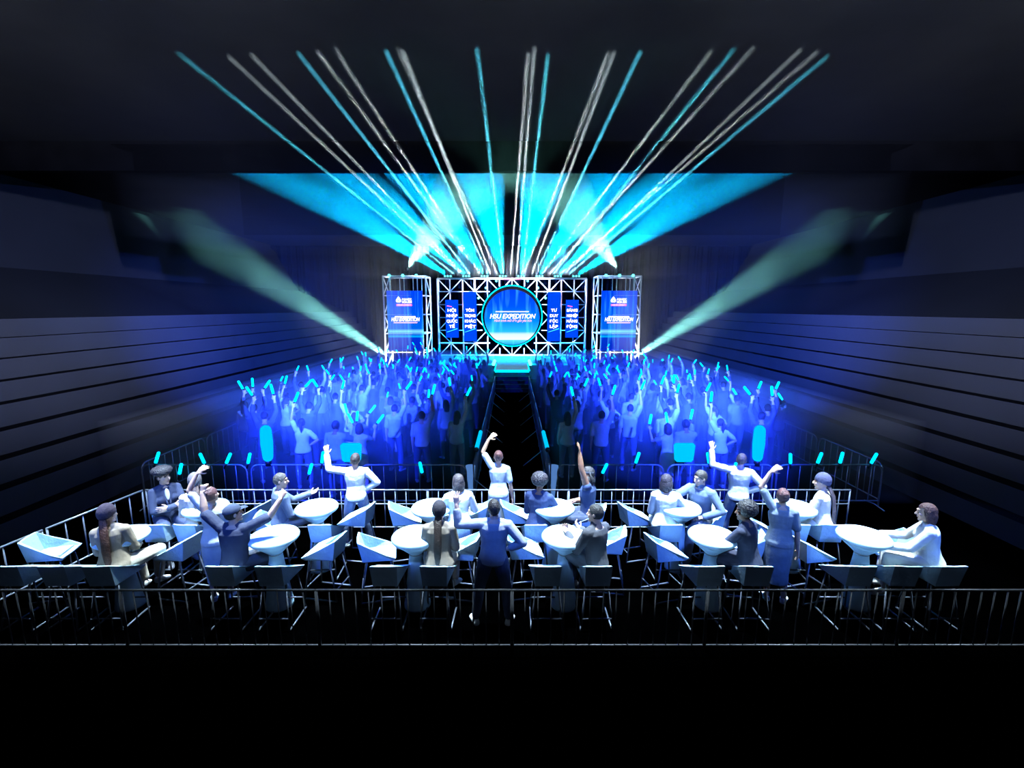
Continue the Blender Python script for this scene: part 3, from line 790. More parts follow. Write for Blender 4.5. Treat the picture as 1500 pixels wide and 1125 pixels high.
def chair(x, y, face, label):
    global _c0
    if _c0 is None:
        _c0 = empty('bar_stool', (x, y, 0), rad(face), label, 'stool')
        for k, (bm, m, sm) in chair_meshes().items(): obj(k if isinstance(k, str) else k[0], bm, m, _c0, sm)
        _c0['group'] = 'white bar stools of the lounge'; return _c0
    r = dup(_c0, label); r.location = (x, y, 0); r.rotation_euler = (0, 0, rad(face)); return r
_t0 = None
def table(x, y, label):
    global _t0
    if _t0 is None:
        _t0 = empty('bar_table', (x, y, 0), 0, label, 'table', 'white waisted bar tables of the lounge')
        bm = new_bm(); lathe(bm, [(.02, 1.088), (.2, 1.09), (.27, 1.086), (.312, 1.07), (.328, 1.045), (.326, 1.02), (.31, 1.0), (.2, 1.0)][::-1], 40); obj('table_top', bm, m_tab, _t0, True)
        bm = new_bm(); lathe(bm, [(.085, .80), (.1, .815), (.2, .91), (.31, 1.005)], 36); obj('bowl', bm, m_tab, _t0, True)
        bm = new_bm(); lathe(bm, [(.088, .785), (.093, .79), (.093, .802), (.088, .808)], 30); obj('collar', bm, m_tabd, _t0, True)
        bm = new_bm(); lathe(bm, [(.185, .0), (.185, .03), (.165, .18), (.135, .42), (.105, .65), (.088, .79)], 32); obj('pedestal', bm, m_tab, _t0, True)
        return _t0
    r = dup(_t0, label); r.location = (x, y, 0); return r
ORD = ['first', 'second', 'third', 'fourth', 'fifth', 'sixth']
FT = [(-5.45, 6.05), (-3.32, 6.05), (-1.35, 6.05), (.74, 6.05), (2.80, 6.05), (4.91, 6.05)]
BT = [(-4.89, 7.0), (-3.12, 7.0), (-1.28, 7.0), (.67, 7.0), (2.68, 7.0), (4.5, 7.0)]
for i, (x, y) in enumerate(FT): table(x, y, 'bar table in the near row, '+['behind the woman in tan jacket', 'in front of the man in cap with raised fists', 'beside the woman with dark beanie and brown jacket', 'before the man in dark sweater with crossed legs', 'before the curly haired woman in navy jacket', 'before the white shirted woman at the far right'][i])
for i, (x, y) in enumerate(BT): table(x, y, 'bar table by the stage side barrier, '+['hidden behind the woman in long dress', 'before the man in blue grey sweater', 'before the bob haired person in white', 'between the afro haired woman and the dreadlocked man', 'beside the man in blue grey facing left', 'beside the beanie woman at the right end'][i])
near = [(-6.49, 'leftmost'), (-5.9, 'second from the left'), (-5.33, 'third from the left, under the woman in tan jacket'), (-3.75, 'under the man in cap with raised fists'), (-3.12, 'beside the man in cap with raised fists'), (-1.65, 'empty, left of the woman with dark beanie'), (-1.0, 'under the woman in brown jacket and dark beanie'), (.46, 'empty, left of the man in dark sweater'), (1.11, 'under the man in dark sweater'), (2.55, 'empty, left of the curly haired woman'), (3.18, 'under the curly haired woman'), (4.5, 'third from the right, empty'), (5.08, 'second from the right, empty'), (5.65, 'rightmost, under the woman in white shirt')]
for x, l in near: chair(x, 5.72, random.uniform(-3, 3), 'pale stool backing the near barrier, '+l)
sides = [(-6.75, 6.3, -75, 'lone white bar stool opened towards the far left near table'),
 (-4.86, 6.32, 80, 'white bar stool turned left between tan jacket woman and white dress woman'),
 (-3.94, 6.4, -80, 'white bar stool behind the man in cap, turned to the second near table'),
 (-2.72, 6.33, 80, 'empty white bar stool turned left beside the second near table'),
 (-1.98, 6.3, -75, 'empty white bar stool turned right beside the beanie woman in brown'),
 (-.72, 6.33, 80, 'empty white bar stool beside the arm of the standing man in jeans'),
 (.16, 6.36, -80, 'empty white bar stool behind the hip of the standing man in jeans'),
 (1.45, 6.5, 80, 'white bar stool hidden behind the man in dark sweater'),
 (2.22, 6.3, -75, 'empty white bar stool turned right before the long haired person in white'),
 (3.45, 6.4, 75, 'white bar stool hidden behind the curly haired woman'),
 (4.32, 6.28, -75, 'empty white bar stool turned right beside the standing woman in grey dress'),
 (5.62, 6.42, 80, 'white bar stool behind the knees of the woman in white shirt')]
for x, y, f, l in sides: chair(x, y, f, l)
back = [(-5.5, 'empty, in front of the woman in fur hat'), (-4.99, 'under the woman with beige jacket and long brown hair'), (-2.95, 'empty, beside the man in blue grey sweater'), (-.82, 'under the bob haired person in white'), (.36, 'under the afro haired woman in navy'), (2.43, 'under the long haired person in white'), (4.38, 'empty, left of the beanie woman in beige'), (4.92, 'under the beanie woman in beige')]
for x, l in back: chair(x, 6.87, random.uniform(-3, 3), 'pale stool showing its back, '+l)
bsides = [(-5.72, 7.3, -120, 'white bar stool under the woman in navy jacket and fur hat'), (-4.42, 7.5, 75, 'white bar stool turned left behind the cap of the seated man'), (-3.85, 7.05, -80, 'white bar stool under the man in blue grey sweater'), (-2.6, 7.38, 80, 'empty white bar stool turned left in front of the standing man in white shirt'), (-1.83, 7.42, -75, 'empty white bar stool turned right near the middle stage side table'), (-.62, 7.48, 80, 'white bar stool turned left beside the standing woman in pale dress'), (.06, 7.48, -80, 'white bar stool turned right beside the standing woman in pale dress'), (1.32, 7.35, 75, 'white bar stool under the dreadlocked man'), (2.08, 7.4, -75, 'empty white bar stool turned right behind the long haired person in white'), (3.22, 7.22, 105, 'white bar stool under the man in blue grey sweater who faces left'), (3.95, 7.0, -80, 'white bar stool turned right behind the woman in grey dress')]
for x, y, f, l in bsides: chair(x, y, f, l)

# ------------------------------------------------------------------ guests
SH = SEATZ+.105
W_ = (.72, .73, .76); JEAN = (.07, .1, .2); NAVY = (.03, .04, .09); TAN = (.34, .26, .19)
SKL, SKD = (.62, .38, .28), (.2, .1, .07)
LAP = {'L': ((-.18, .3, -1), (.35, .9, -.15)), 'R': ((.18, .3, -1), (-.35, .9, -.15))}
AK = ((.8, -.3, -.8), (-.75, .35, -.5), (-.75, .5, -.2), None, 35)
WAVE = ((-.97, .1, -.12), (-.12, .12, 1), (-.1, .1, 1), (0, 1, 0), 18)
RAISE = ((-.5, .1, .85), (.42, .12, .9), (.75, .15, .65), (.3, 1, -.3), 30)
DOWN = ((.2, -.04, -1), (.12, .12, -1))
shirt = dict(col=W_, sleeve=1.95); jeans = dict(col=JEAN)
def seated(**k):
    d = dict(hz=SH, seat=1, LA=LAP['L'], RA=LAP['R'], lean=6); d.update(k); return d
G = []
def guest(x, y, face, label, **sp): G.append(person('person', sp, (x, y, 0), face, label))
# standing
guest(-.25, 5.66, 0, 'man standing behind the near stools in grey sweater and jeans, one hand raised', S=1.03, lean=2, side=2, LA=WAVE, RA=AK, LL=((-.22, 0, -1), (-.12, -.02, -1), (-.35, .95, -.05)), RL=((.2, 0, -1), (.06, -.02, -1), (.25, .95, -.05)), top=dict(col=(.3, .31, .36), sleeve=1.7), bottom=dict(col=JEAN), shoe=(.7, .7, .72), skin=SKL, hair='short', head=(12, 5, -6), hairc=(.03, .022, .02))
guest(-2.74, 7.75, 12, 'man in white shirt and jeans waving by the stage side barrier, left of the aisle', S=1.0, lean=2, LA=((-.85, .2, .12), (-.1, .15, 1), (-.05, .1, 1), (0, 1, 0), 18), RA=AK, LL=((-.2, .02, -1), (-.05, -.02, -1)), RL=((.16, .0, -1), (.1, -.02, -1)), top=dict(shirt), bottom=dict(jeans), shoe=(.5, .5, .5), skin=SKL, hair='short', head=(-10, 6, 8), hairc=(.035, .025, .03))
guest(3.98, 7.75, -20, 'man in white shirt and jeans waving by the stage side barrier, right of the aisle', S=1.0, lean=2, LA=((-.85, .2, .12), (-.1, .15, 1), (-.05, .1, 1), (0, 1, 0), 18), RA=AK, LL=((-.2, .02, -1), (-.05, -.02, -1)), RL=((.16, .0, -1), (.1, -.02, -1)), top=dict(shirt), bottom=dict(jeans), shoe=(.5, .5, .5), skin=SKL, hair='short', head=(-10, 6, 8), hairc=(.035, .025, .03))
dressw = dict(sex='f', S=1.0, lean=2, LA=RAISE, RA=DOWN, LL=((-.03, .02, -1), (.02, -.05, -1)), RL=((.05, .1, -1), (.03, -.1, -1)), shoe=(.72, .72, .74), skin=SKL, hair='bun', hairc=(.12, .05, .05), head=(-25, 8, -4))
guest(-4.24, 6.2, 18, 'woman standing in long pale dress beside the man with cap, one arm raised', **dict(dressw, top=dict(name='dress', col=(.55, .56, .56), sleeve=.75, dress=.62)))
guest(3.80, 6.16, -24, 'woman standing in grey dress behind the curly haired woman, one arm raised', **dict(dressw, head=(18, 8, -4), top=dict(name='dress', col=(.22, .26, .3), sleeve=.75, dress=.62)))
guest(-.24, 7.9, 0, 'woman standing in pale dress at the middle of the stage side barrier, one arm raised', **dict(dressw, head=(0, 4, 0), top=dict(name='dress', col=(.55, .62, .72), sleeve=.75, dress=.62)))
# near row, seated
guest(-5.36, 5.8, 14, 'woman seated in tan jacket with dark beanie and auburn hair, far left of near row', **seated(sex='f', S=1.06, side=-4, head=(-16, 0, 0), RL=((.75, 1, .02), (-.15, .1, -1)), LL=((.3, 1, -.15), (.1, .1, -1)), top=dict(name='jacket', col=TAN, t=.022, sleeve=2, u0=-.17, bump=.8, scale=8), bottom=dict(col=(.6, .52, .42), t=.018), shoe=(.6, .58, .55), skin=SKL, hair='beanie', hatc=(.07, .05, .07), hairc=(.1, .035, .02), tail=.44))
guest(-3.74, 5.8, 2, 'man seated in navy t-shirt and cap with both fists raised', **seated(S=1.06, side=0, twist=0, LA=((-.62, .1, .5), (-.12, .1, 1), (.1, .1, 1), (0, 1, 0), 95), RA=((.85, .25, .4), (.5, .15, .85), (.35, .2, .9), (0, 1, 0), 95), RL=((.9, 1, -.1), (-.05, .3, -1)), LL=((.5, 1, -.12), (.2, .35, -1)), head=(-45, 10, 0), top=dict(name='t_shirt', col=(.045, .05, .085), sleeve=.85, u0=-.16), bottom=dict(col=(.05, .055, .08), len=.9), shoe=(.65, .65, .66), skin=SKL, hair='cap', hatc=(.06, .07, .11), hairc=(.02, .015, .012)))
guest(-.99, 5.84, 0, 'woman seated in brown jacket and dark beanie, left of the standing man in grey sweater', **seated(sex='f', S=1.07, lean=9, top=dict(name='jacket', col=(.2, .16, .13), t=.02, sleeve=2, u0=-.17, bump=.8, scale=8), bottom=dict(col=(.5, .44, .38)), shoe=(.5, .5, .5), skin=SKL, hair='beanie', hatc=(.025, .022, .03), hairc=(.025, .014, .012), tail=.42))
guest(1.14, 5.8, 42, 'man seated in dark grey sweater with legs crossed and hands clasped', **seated(S=1.06, side=4, head=(22, 4, 0), LA=((-.12, .5, -.85), (.3, .85, .6), (.3, .8, .6), (0, 0, 1), 50), RA=((.12, .5, -.85), (-.3, .85, .55), (-.35, .8, .6), (0, 0, 1), 50), LL=((-.05, 1, .12), (.45, .45, -.85)), RL=((.1, 1, -.12), (.0, .15, -1)), top=dict(name='sweater', col=(.06, .06, .075), collar=1), bottom=dict(col=(.13, .14, .17)), shoe=(.5, .48, .46), skin=SKL, hair='short', hairc=(.02, .016, .015)))
guest(3.22, 5.84, 38, 'woman with big curly hair and navy jacket, both hands over a near table', **seated(sex='f', S=1.08, lean=8, head=(25, 6, 0), LA=((-.15, .75, -.75), (-.1, 1, .2), (-.1, 1, .1), (.2, 0, 1), 25), RA=((.1, .65, -.8), (-.35, .9, .12), (-.35, .9, 0), (0, 0, 1), 25), top=dict(name='jacket', col=(.035, .04, .075), t=.018, u0=-.16), bottom=dict(col=(.05, .05, .08)), shoe=(.1, .1, .12), skin=SKD, hair='afro', hairc=(.018, .014, .016)))
guest(5.7, 5.86, 56, 'brown haired woman in white shirt and cream trousers at the far right near table', **seated(sex='f', S=1.07, lean=8, head=(4, 3, 0), LA=((-.12, .7, -.75), (.1, 1, -.05), (.1, 1, -.1), (0, 0, -1), 20), RA=((.12, .75, -.7), (-.1, 1, -.0), (-.1, 1, -.1), (0, 0, -1), 20), LL=((-.12, 1, .02), (.0, .0, -1)), RL=((.12, 1, -.05), (0, .1, -1)), top=dict(col=(.74, .74, .74), t=.018, u0=-.16, bump=.7), bottom=dict(col=(.66, .62, .56)), shoe=(.7, .66, .6), skin=SKL, hair='bob', hairc=(.1, .045, .04)))
# stage side row, seated
guest(-5.74, 7.28, -128, 'woman in navy jacket and fur hat, arms folded, facing the other guests', **seated(sex='f', S=1.07, lean=2, head=(28, 0, 0), LA=((-.15, .45, -.9), (.9, .45, .12), (.95, .2, .1), (0, -1, 0), 30), RA=((.15, .4, -.9), (-.9, .4, .1), (-.95, .2, .1), (0, -1, 0), 30), top=dict(name='jacket', col=(.045, .055, .11), t=.018, u0=-.16, vneck=1), bottom=dict(col=(.04, .05, .1)), shoe=(.1, .1, .12), skin=SKL, hair='furhat', hairc=(.06, .04, .04)))
guest(-5.0, 6.95, 26, 'woman in beige jacket with long brown hair seated beside the fur hat woman', **seated(sex='f', S=1.07, top=dict(name='jacket', col=(.5, .42, .38), u0=-.16, scale=30), bottom=dict(col=(.4, .36, .34)), shoe=(.3, .3, .3), skin=SKL, hair='beanie', hatc=(.1, .085, .1), hairc=(.07, .04, .035), tail=.4, tailx=.04))
guest(-3.75, 7.08, -48, 'man seated in blue grey sweater reaching one hand out over the table, facing right', **seated(S=1.05, lean=3, head=(-28, 0, 0), LA=((.15, .75, -.65), (.4, .95, .35), (.4, .95, .3), (.3, 0, 1), 25), RA=((.12, .25, -1), (-.3, .9, -.2), None, None, 30), LL=((-.2, 1, .02), (0, .3, -1)), RL=((.1, 1, -.02), (-.3, .35, -1)), top=dict(name='sweater', col=(.12, .15, .24)), bottom=dict(col=(.2, .2, .25)), shoe=(.4, .36, .34), skin=SKL, hair='short', hairc=(.09, .075, .07)))
guest(-.84, 6.95, 14, 'person in white shirt with dark bob seated left of the aisle, back turned', **seated(sex='f', S=1.07, head=(20, 0, 0), lean=6, LA=((-.4, .45, -.8), (-.3, .95, .1), None, None, 25), RA=((.35, .3, -.9), (-.1, .95, -.1), None, None, 25), top=dict(col=(.8, .8, .8), t=.022, u0=-.16), bottom=dict(col=(.5, .48, .45)), shoe=(.5, .5, .5), skin=SKL, hair='bob', hairc=(.04, .03, .035)))
guest(.42, 6.95, -18, 'woman in navy jacket with round afro hair and earrings, hand over the table', **seated(sex='f', S=1.07, lean=6, RA=((.3, .55, -.75), (.45, .9, .05), (.5, .85, .15), (-.2, 0, 1), 18), top=dict(name='jacket', col=(.03, .045, .12), t=.018, u0=-.16), bottom=dict(col=(.04, .05, .1)), shoe=(.1, .1, .12), skin=SKD, hair='afro', hairc=(.025, .02, .03), earring=1))
guest(1.28, 7.35, 72, 'dreadlocked man seated in navy tank top with one arm raised high', **seated(S=1.05, lean=2, side=4, head=(8, 4, 0), LA=((-.2, .25, .95), (.05, .12, 1), (0, .1, 1), (0, 1, 0), 12), RA=((.12, .3, -1), (-.3, .9, -.1)), LL=((-.25, 1, -.08), (0, .1, -1)), top=dict(name='tank_top', col=(.04, .06, .14), sleeve=0, u0=-.16), bottom=dict(col=(.07, .08, .12)), shoe=(.1, .1, .12), skin=SKD, hair='dreads', hairc=(.02, .016, .02)))
guest(2.44, 6.95, -14, 'person in white shirt with dark hair seated beside the man facing left', **seated(sex='f', S=1.07, head=(-28, 0, 0), RA=((.55, .25, -.8), (-.1, .95, .25), None, None, 25), top=dict(col=(.78, .78, .8), t=.022, u0=-.16), bottom=dict(col=(.6, .58, .55)), shoe=(.6, .6, .6), skin=SKL, hair='bob', hairc=(.03, .022, .04)))
guest(3.14, 7.25, 118, 'man in blue grey sweater facing left, arm stretched behind the person in white', **seated(S=1.07, lean=6, twist=12, head=(-22, -2, 0), RA=((.4, .8, -.3), (.1, 1, -.08), None, (0, 0, -1), 20), LA=((-.62, .1, -.85), (.75, .7, -.3), (.8, .6, -.2), (0, 0, -1), 25), LL=((-.2, 1, -.1), (0, .1, -1)), top=dict(name='sweater', col=(.09, .12, .2), collar=1), bottom=dict(col=(.12, .12, .16)), shoe=(.1, .1, .12), skin=SKL, hair='short', hairc=(.03, .024, .024)))
guest(4.95, 6.95, 40, 'woman in beige jacket and dark beanie seated at the right stage side table', **seated(sex='f', S=1.06, side=4, head=(20, 2, 0), LL=((-.2, 1, -.02), (.1, .15, -1)), top=dict(name='jacket', col=(.55, .48, .44), sleeve=1.5, u0=-.16, scale=30), bottom=dict(col=(.62, .55, .48)), shoe=(.5, .5, .5), skin=SKL, hair='beanie', hatc=(.05, .05, .1), hairc=(.05, .035, .045), tail=.42, tailx=.05))
# ------------------------------------------------------------------ standing crowd
CV = .0125
rp = random.Random(7)
UPL = ((-.35, .2, .9), (.15, .15, 1), (.1, .2, 1), (0, 1, 0), 60)
UPR = ((.35, .2, .9), (-.15, .15, 1), (-.1, .2, 1), (0, 1, 0), 60)
BENT = ((.3, .75, -.35), (.05, .35, 1), (0, .3, 1), (-.2, .8, 0), 70)
BENTL = ((-.3, .75, -.35), (-.05, .35, 1), (0, .3, 1), (.2, .8, 0), 70)
base = dict(fr=.0115, shoe=(.2, .2, .22))
PROT = [
 ('in pale t-shirt with the right arm up', dict(base, sex='m', RA=UPR, LL=((-.12, .05, -1), (0, -.1, -1)), top=dict(name='t_shirt', col=(.5, .52, .55), sleeve=.8), bottom=dict(col=(.08, .1, .18)), skin=SKL, hair='short'), 'R'),
 ('in white top with the left arm up', dict(base, sex='f', S=.98, LA=UPL, RA=AK, top=dict(name='t_shirt', col=(.7, .7, .72), sleeve=.7), bottom=dict(col=(.1, .1, .14)), skin=SKL, hair='pony', hairc=(.05, .03, .02)), 'L'),
 ('in dark shirt with both arms up', dict(base, sex='m', LA=UPL, RA=UPR, top=dict(col=(.1, .11, .16), sleeve=1.6), bottom=dict(col=(.06, .06, .09)), skin=SKL, hair='short', hairc=(.02, .015, .012)), 'LR'),
 ('in grey hooded top with one forearm raised', dict(base, sex='m', RA=BENT, top=dict(name='hooded_top', col=(.28, .29, .33), t=.022, u0=-.17), bottom=dict(col=(.09, .1, .14)), skin=SKD, hair='short', hairc=(.015, .012, .012)), 'R'),
 ('in short dress with both forearms raised', dict(base, sex='f', S=.97, LA=BENTL, RA=BENT, top=dict(name='dress', col=(.45, .42, .5), sleeve=.5, dress=.42), skin=SKL, hair='bob', hairc=(.06, .035, .03)), 'LR'),
 ('in light jacket with the right arm up', dict(base, sex='f', S=.98, RA=UPR, LA=((-.2, .05, -1), (.1, .5, -.8)), top=dict(name='jacket', col=(.6, .58, .55), t=.02, u0=-.16), bottom=dict(col=(.2, .2, .24)), skin=SKL, hair='long', hairc=(.04, .025, .02)), 'R'),
]
m_stick = emis('cyan_glow_stick', (.0, .5, 1.0), 4.5)
m_handle = mat('black_handle', (.01, .01, .012), .4)
_s0 = None
def stick(p, d, label, group, L=.2, r=.026):
    global _s0
    if _s0 is None:
        _s0 = empty('glow_stick', (0, 0, 0), 0, label, 'glow stick', group)
        bm = new_bm(); capsule(bm, (0, 0, .09), (0, 0, .09+.2), [.026, .026], 10); obj('tube', bm, m_stick, _s0, True)
        bm = new_bm(); tube(bm, [(0, 0, -.05), (0, 0, .075)], .017, 8); obj('handle', bm, m_handle, _s0, True); s = _s0
    else: s = dup(_s0, label, group)
    s.location = p; s.rotation_mode = 'QUATERNION'; s.rotation_quaternion = V(d).to_track_quat('Z', 'Y')
    s.scale = (r/.026, r/.026, L/.2); return s
spots = []
def try_spot(x, y, mind):
    if all((x-a)**2+(y-b)**2 > mind*mind for a, b in spots): spots.append((x, y)); return True
for x, y in ((-3.9, 9.95), (-3.45, 10.05), (-2.15, 10.9), (-5.9, 10.8), (-4.9, 10.5), (-1.35, 11.2), (-3.0, 11.6)): spots.append((x, y))
n = 0
while n < 4000 and len(spots) < 78:
    n += 1
    y = 11.0+15.6*rp.random()**.85; x = -rp.uniform(1.3, 7.4)
    if (y > 24.3 and x > -5.0) or (x < -5.4 and y > 22.5): continue
    try_spot(x, y, .72 if y > 15 else .9)
first = {}
sidec = {-1: 0, 1: 0}
for sg, sn in ((-1, 'left'), (1, 'right')):
    for i, (x, y) in enumerate(spots):
        pi_ = rp.randrange(6) if i > 6 else (3, 4, 0, 2, 1, 5, 0)[i]
        X = x*(1 if sg < 0 else -1)+rp.uniform(-.05, .05); Y = y+rp.uniform(-.06, .06)
        face = rp.uniform(-22, 22)
        desc, sp, up = PROT[pi_]
        lab = 'crowd person %s of the aisle %s' % (sn, desc)
        grp = 'blue lit crowd %s of the aisle' % sn
        if pi_ not in first:
            r, k = person('person', dict(sp), (X, Y, 0), face, lab, grp, CV); first[pi_] = (r, k.grip)
        else:
            r = dup(first[pi_][0], lab, grp); r.location = (X, Y, 0); r.rotation_euler = (0, 0, rad(face))
        R = Matrix.Rotation(rad(face), 3, 'Z')
        for s in up:
            g, d, l = first[pi_][1][s]
            dd = (V((rp.uniform(-.8, .8), rp.uniform(-.3, .7), 1))).normalized()
            P = R @ g+V((X, Y, 0)); big = 1.0 if Y > 13 else 1.35
            stick(P, dd, 'cyan glow stick held up in the crowd %s of the aisle' % sn, 'glow sticks in the crowd %s of the aisle' % sn, .15*big, .021*big)

# --- tubes and sticks on the barrier; added boards glow for cyan lit torsos
for nm, x in [('tube', -5.14), ('tube', 5.17), ('board', -3.38), ('board', 3.62)]:
    sn = 'left' if x < 0 else 'right'
    if nm == 'tube':
        root = empty('light_tube', (x, 9.4, .93), 0, 'tall cyan light tube standing up from the barrier behind the crowd %s of the aisle' % sn, 'light tube')
        bm = new_bm(); capsule(bm, (0, 0, .16), (0, 0, .74), [.1, .12, .11], 14); obj('diffuser', bm, m_tubeled, root, True)
        bm = new_bm(); tube(bm, [(0, 0, -.03), (0, 0, .1)], .06, 10); obj('clamp', bm, m_handle, root, True)
    else:
        root = empty('torso_glow', (x, 9.4, .93), 0, 'glowing board standing in for a cyan lit torso in the crowd %s of the aisle' % sn, 'glow stand-in')
        bm = new_bm(); poly_prism(bm, [(-.19, .1), (-.15, .06), (.15, .06), (.19, .1), (.22, .42), (.18, .46), (-.18, .46), (-.22, .42)], -.03, .03); obj('glowing_panel', bm, m_tubeled, root)
        bm = new_bm(); tube(bm, [(0, .02, -.03), (0, .02, .12)], .03, 8); obj('clamp', bm, m_handle, root, True)
for x, z in [(-7.52, 1.35), (-7.04, 0.78), (-6.44, 1.38), (-6.04, 1.11), (-5.57, 1.53), (-4.01, 1.31), (-4.31, 0.78), (-1.88, 0.81), (7.52, 1.35), (6.88, 1.53), (6.4, 1.11), (5.86, 1.45), (4.16, 1.31), (4.7, 0.78), (1.88, 0.81), (2.58, 1.31)]:
    sn = 'left' if x < 0 else 'right'
    stick((max(-7.8, min(7.8, x)), 9.36, min(max(.5, z)-.12, .9)), (rp.uniform(-.5, .5), rp.uniform(-.2, .2), 1), 'cyan glow stick fixed to the barrier behind the crowd %s of the aisle' % sn, 'glow sticks on the barrier %s of the aisle' % sn, .2, .03)
# ------------------------------------------------------------------ haze and light
def volume(name, a, b, dens, aniso, label):
    m = bpy.data.materials.new(name); m.use_nodes = True; nt = m.node_tree; nt.nodes.remove(nt.nodes['Principled BSDF'])
    v = nt.nodes.new('ShaderNodeVolumeScatter'); v.inputs['Density'].default_value = dens; v.inputs['Anisotropy'].default_value = aniso
    nt.links.new(v.outputs[0], nt.nodes['Material Output'].inputs['Volume'])
    bm = new_bm(); box(bm, a, b); o = obj(name, bm, m); tag(o, label, 'haze', kind='stuff'); return o
volume('stage_haze', (-11, 13.5, 6.2), (11, 34.4, 8.6), .02, .45, 'theatrical haze hanging under the ceiling above crowd and stage')
for s, sn in ((-1, 'left'), (1, 'right')):
    for x0, x1, z1, dn, wh in ((6.0, 11.0, 6.15, .028, 'beside the truss tower on the %s'), (11.02, 13.0, 8.6, .018, 'over the upper rows of the %s stand'), (13.02, 15.0, 8.6, .010, 'thinning out behind the %s stand'), (15.02, 17.2, 8.6, .005, 'almost gone along the %s wall')):
        volume('side_haze', (min(s*x0, s*x1), 18.5, .3), (max(s*x0, s*x1), 28.1, z1), dn, .45, 'theatrical haze '+wh % sn)
volume('hall_haze', (-7.5, 7.9, 5.6), (7.5, 13.5, 8.6), .0045, .6, 'very thin haze over the near half of the crowd')
for s in (-1, 1):
    volume('floor_fog', (min(s*1.0, s*8.7), 9.45, .02), (max(s*1.0, s*8.7), 26.5, 1.85), .17, .0, 'low blue lit fog lying over the crowd %s of the aisle' % ('left' if s < 0 else 'right'))
def spot(p, q, size, col, e, blend=.15, r=.05):
    L = bpy.data.lights.new('spot', 'SPOT'); L.energy = e; L.color = col; L.spot_size = rad(size); L.spot_blend = blend; L.shadow_soft_size = r
    o = link(bpy.data.objects.new('spot_light', L)); o.location = p
    o.rotation_euler = (V(q)-V(p)).to_track_quat('-Z', 'Y').to_euler(); return o
CY = (0, .44, 1)
# fan of cyan beams from the light bars on the truss wall
m_case = mat('black_lamp_case', (.01, .01, .012), .4)
for i in range(8):
    u = (i-3.5)/3.5
    x0 = u*4.3
    root = empty('light_bar', (x0, 31.95, 6.2), 0, 'small black three cell light bar on the truss wall top, %s from the left' % ('first', 'second', 'third', 'fourth', 'fifth', 'sixth', 'seventh', 'eighth')[i], 'stage light', 'light bars on the truss wall')
    bm = new_bm(); box(bm, (-.3, -.1, 0), (.3, .1, .14)); obj('case', bm, m_case, root)
    for j in (-1, 0, 1):
        bm = new_bm(); tube(bm, [(j*.19, -.12, .09), (j*.19, -.02, .09)], .06, 10); obj('lens', bm, m_bulb, root)
    spot((x0, 31.7, 6.36), (u*7.5, 15.5, 8.7), 5.9, CY, 720000, .1, .08)
# thin lasers: narrow parallel beams skimming under the added bulkhead
rl = random.Random(3)
for i in range(22):
    u = (i-10.5)/10.5+rl.uniform(-.05, .05)
    p = V((u*3.8, 31.6, 6.45)); q = V((u*5.2+rl.uniform(-.5, .5), rl.uniform(4.5, 6.5), 8.25))
    L = bpy.data.lights.new('laser', 'AREA'); L.shape = 'DISK'; L.size = .07; L.spread = rad(.12); L.energy = 14 if i % 3 else 22
    L.color = (.6, .75, .8) if i % 3 else (.1, .7, .95)
    o = link(bpy.data.objects.new('laser_light', L)); o.location = p; o.rotation_euler = (q-p).to_track_quat('-Z', 'Y').to_euler()
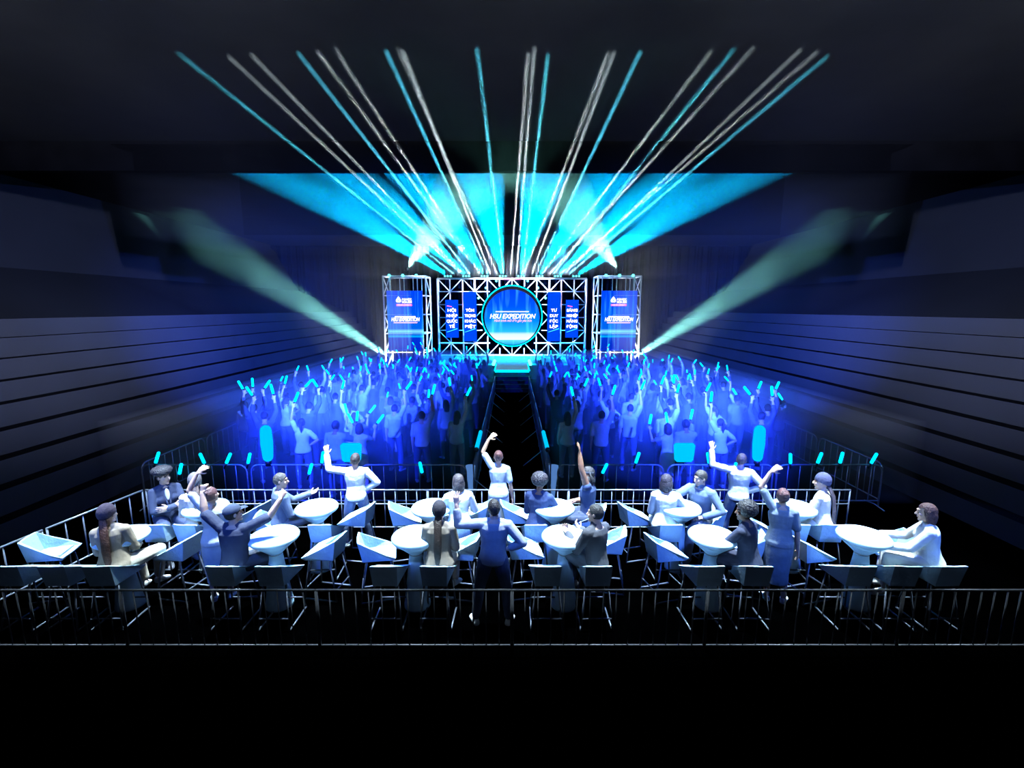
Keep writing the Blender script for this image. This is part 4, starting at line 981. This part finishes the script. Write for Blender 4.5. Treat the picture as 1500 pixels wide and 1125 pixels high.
# white-cyan cones: tower tops and tower feet
AQ = (.3, 1, .88)
def moving_head(x, y, z, q, lab):
    root = empty('moving_head', (x, y, z), 0, lab, 'stage light')
    bm = new_bm(); box(bm, (-.16, -.13, 0), (.16, .13, .12)); obj('base', bm, m_case, root)
    for s in (-1, 1):
        bm = new_bm(); box(bm, (s*.17-.02, -.06, .1), (s*.17+.02, .06, .42)); obj('yoke_arm', bm, m_case, root)
    d = (V(q)-V((x, y, z+.36))).normalized()
    bm = new_bm(); capsule(bm, V((0, 0, .36))-d*.14, V((0, 0, .36))+d*.1, [.1, .13]); h = obj('lamp_head', bm, m_case, root, True)
    return V((x, y, z+.36))+d*.26
for s, sn in ((-1, 'left'), (1, 'right')):
    q = (s*.95, 15.5, 8.7)
    p = moving_head(s*6.3, 28.4, 6.1, q, 'moving head lamp on top of the %s truss tower' % sn)
    spot(p, q, 11, AQ, 70000, .35)
    q = (s*13.2, 23.5, 6.25)
    p = moving_head(s*6.5, 27.1, .55, q, 'moving head lamp at the foot of the %s truss tower' % sn)
    spot(p, q, 13.5, AQ, 210000, .8)
    # cross lights over the stage
    spot((s*4.9, 31.3, 5.9), (s*1.0, 30.0, 1.0), 16, (.15, .65, 1), 30000, .5)
    spot((s*3.0, 27.6, 7.6), (s*2.6, 29.5, 1.0), 70, (.05, .6, 1), 9000, .7)
    spot((s*.8, 31.2, 6.0), (s*3.0, 30.2, 1.0), 16, (.15, .65, 1), 24000, .5)
    # white wash on the truss from the towers
    spot((s*5.0, 28.6, 5.8), (-s*2.5, 31.8, 3.5), 78, (.75, .85, 1), 18000, .6)
    spot((s*8.0, 27.9, .4), (s*6.4, 28.5, 5.0), 70, (.8, .88, 1), 2200, .6)
    spot((s*5.0, 27.9, .5), (s*6.6, 28.3, 4.0), 80, (.8, .88, 1), 4000, .6)
    # deep blue wash over the crowd; unseen lamps added to brighten stands and walls
    spot((s*3.6, 31.2, 6.1), (s*4.2, 19, 0), 34, (0, .03, 1), 9000, .8)
    spot((s*4.4, 3.0, 6.0), (s*4.4, 13.2, 0), 32, (.012, .04, 1), 42000, .9)
    spot((s*4.4, 3.0, 6.0), (s*4.4, 18.5, 0), 28, (.012, .04, 1), 90000, .9)
    spot((-s*3.0, 1.5, 5.5), (s*12.0, 22.0, 3.0), 31, (.035, .11, 1), 140000, .9)
    spot((-s*3.0, 3.0, 8.4), (s*11.6, 11.0, 2.4), 36, (.3, .36, .6), 3000, .9)
    spot((-s*6.0, -3.0, 7.2), (s*13.8, 13.0, 6.0), 32, (.5, .58, 1), 60000, .9, .3)
    spot((-s*5.0, 1.0, 6.0), (s*15.5, 19.0, 5.8), 26, (.14, .26, 1), 34000, .9)
# added unseen spots behind the camera, brightening the near ceiling
for x in (-12, -8, -4, 0, 4, 8, 12):
    spot((x, -3.4, 6.4), (x, 3.9, 8.66), 29, (.9, .93, 1), 26000, .9, .3)
# lounge: white spots on the ceiling right above the tables
for i in range(7):
    x = -6+2*i
    spot((x, 7.0, 8.6), (x, 6.95, .8), 29, (.64, .86, 1), 17000 if 0 < i < 6 else 11000, .5, .12)
# cyan front light from the near ceiling, shuttered above the near row of stools
for i in range(8):
    x = -7+2*i
    spot((x, .4, 8.3), (x, 7.0, 1.0), 14.5, (.3, .56, 1), 1100, .4, .12)
    spot((x+1, .4, 8.3), (x+1, 7.0, 1.0), 14.8, (.045, .17, 1), 3800, .25, .12)
W.node_tree.nodes['Background'].inputs[0].default_value = (.28, .42, 1, 1); W.node_tree.nodes['Background'].inputs[1].default_value = .016
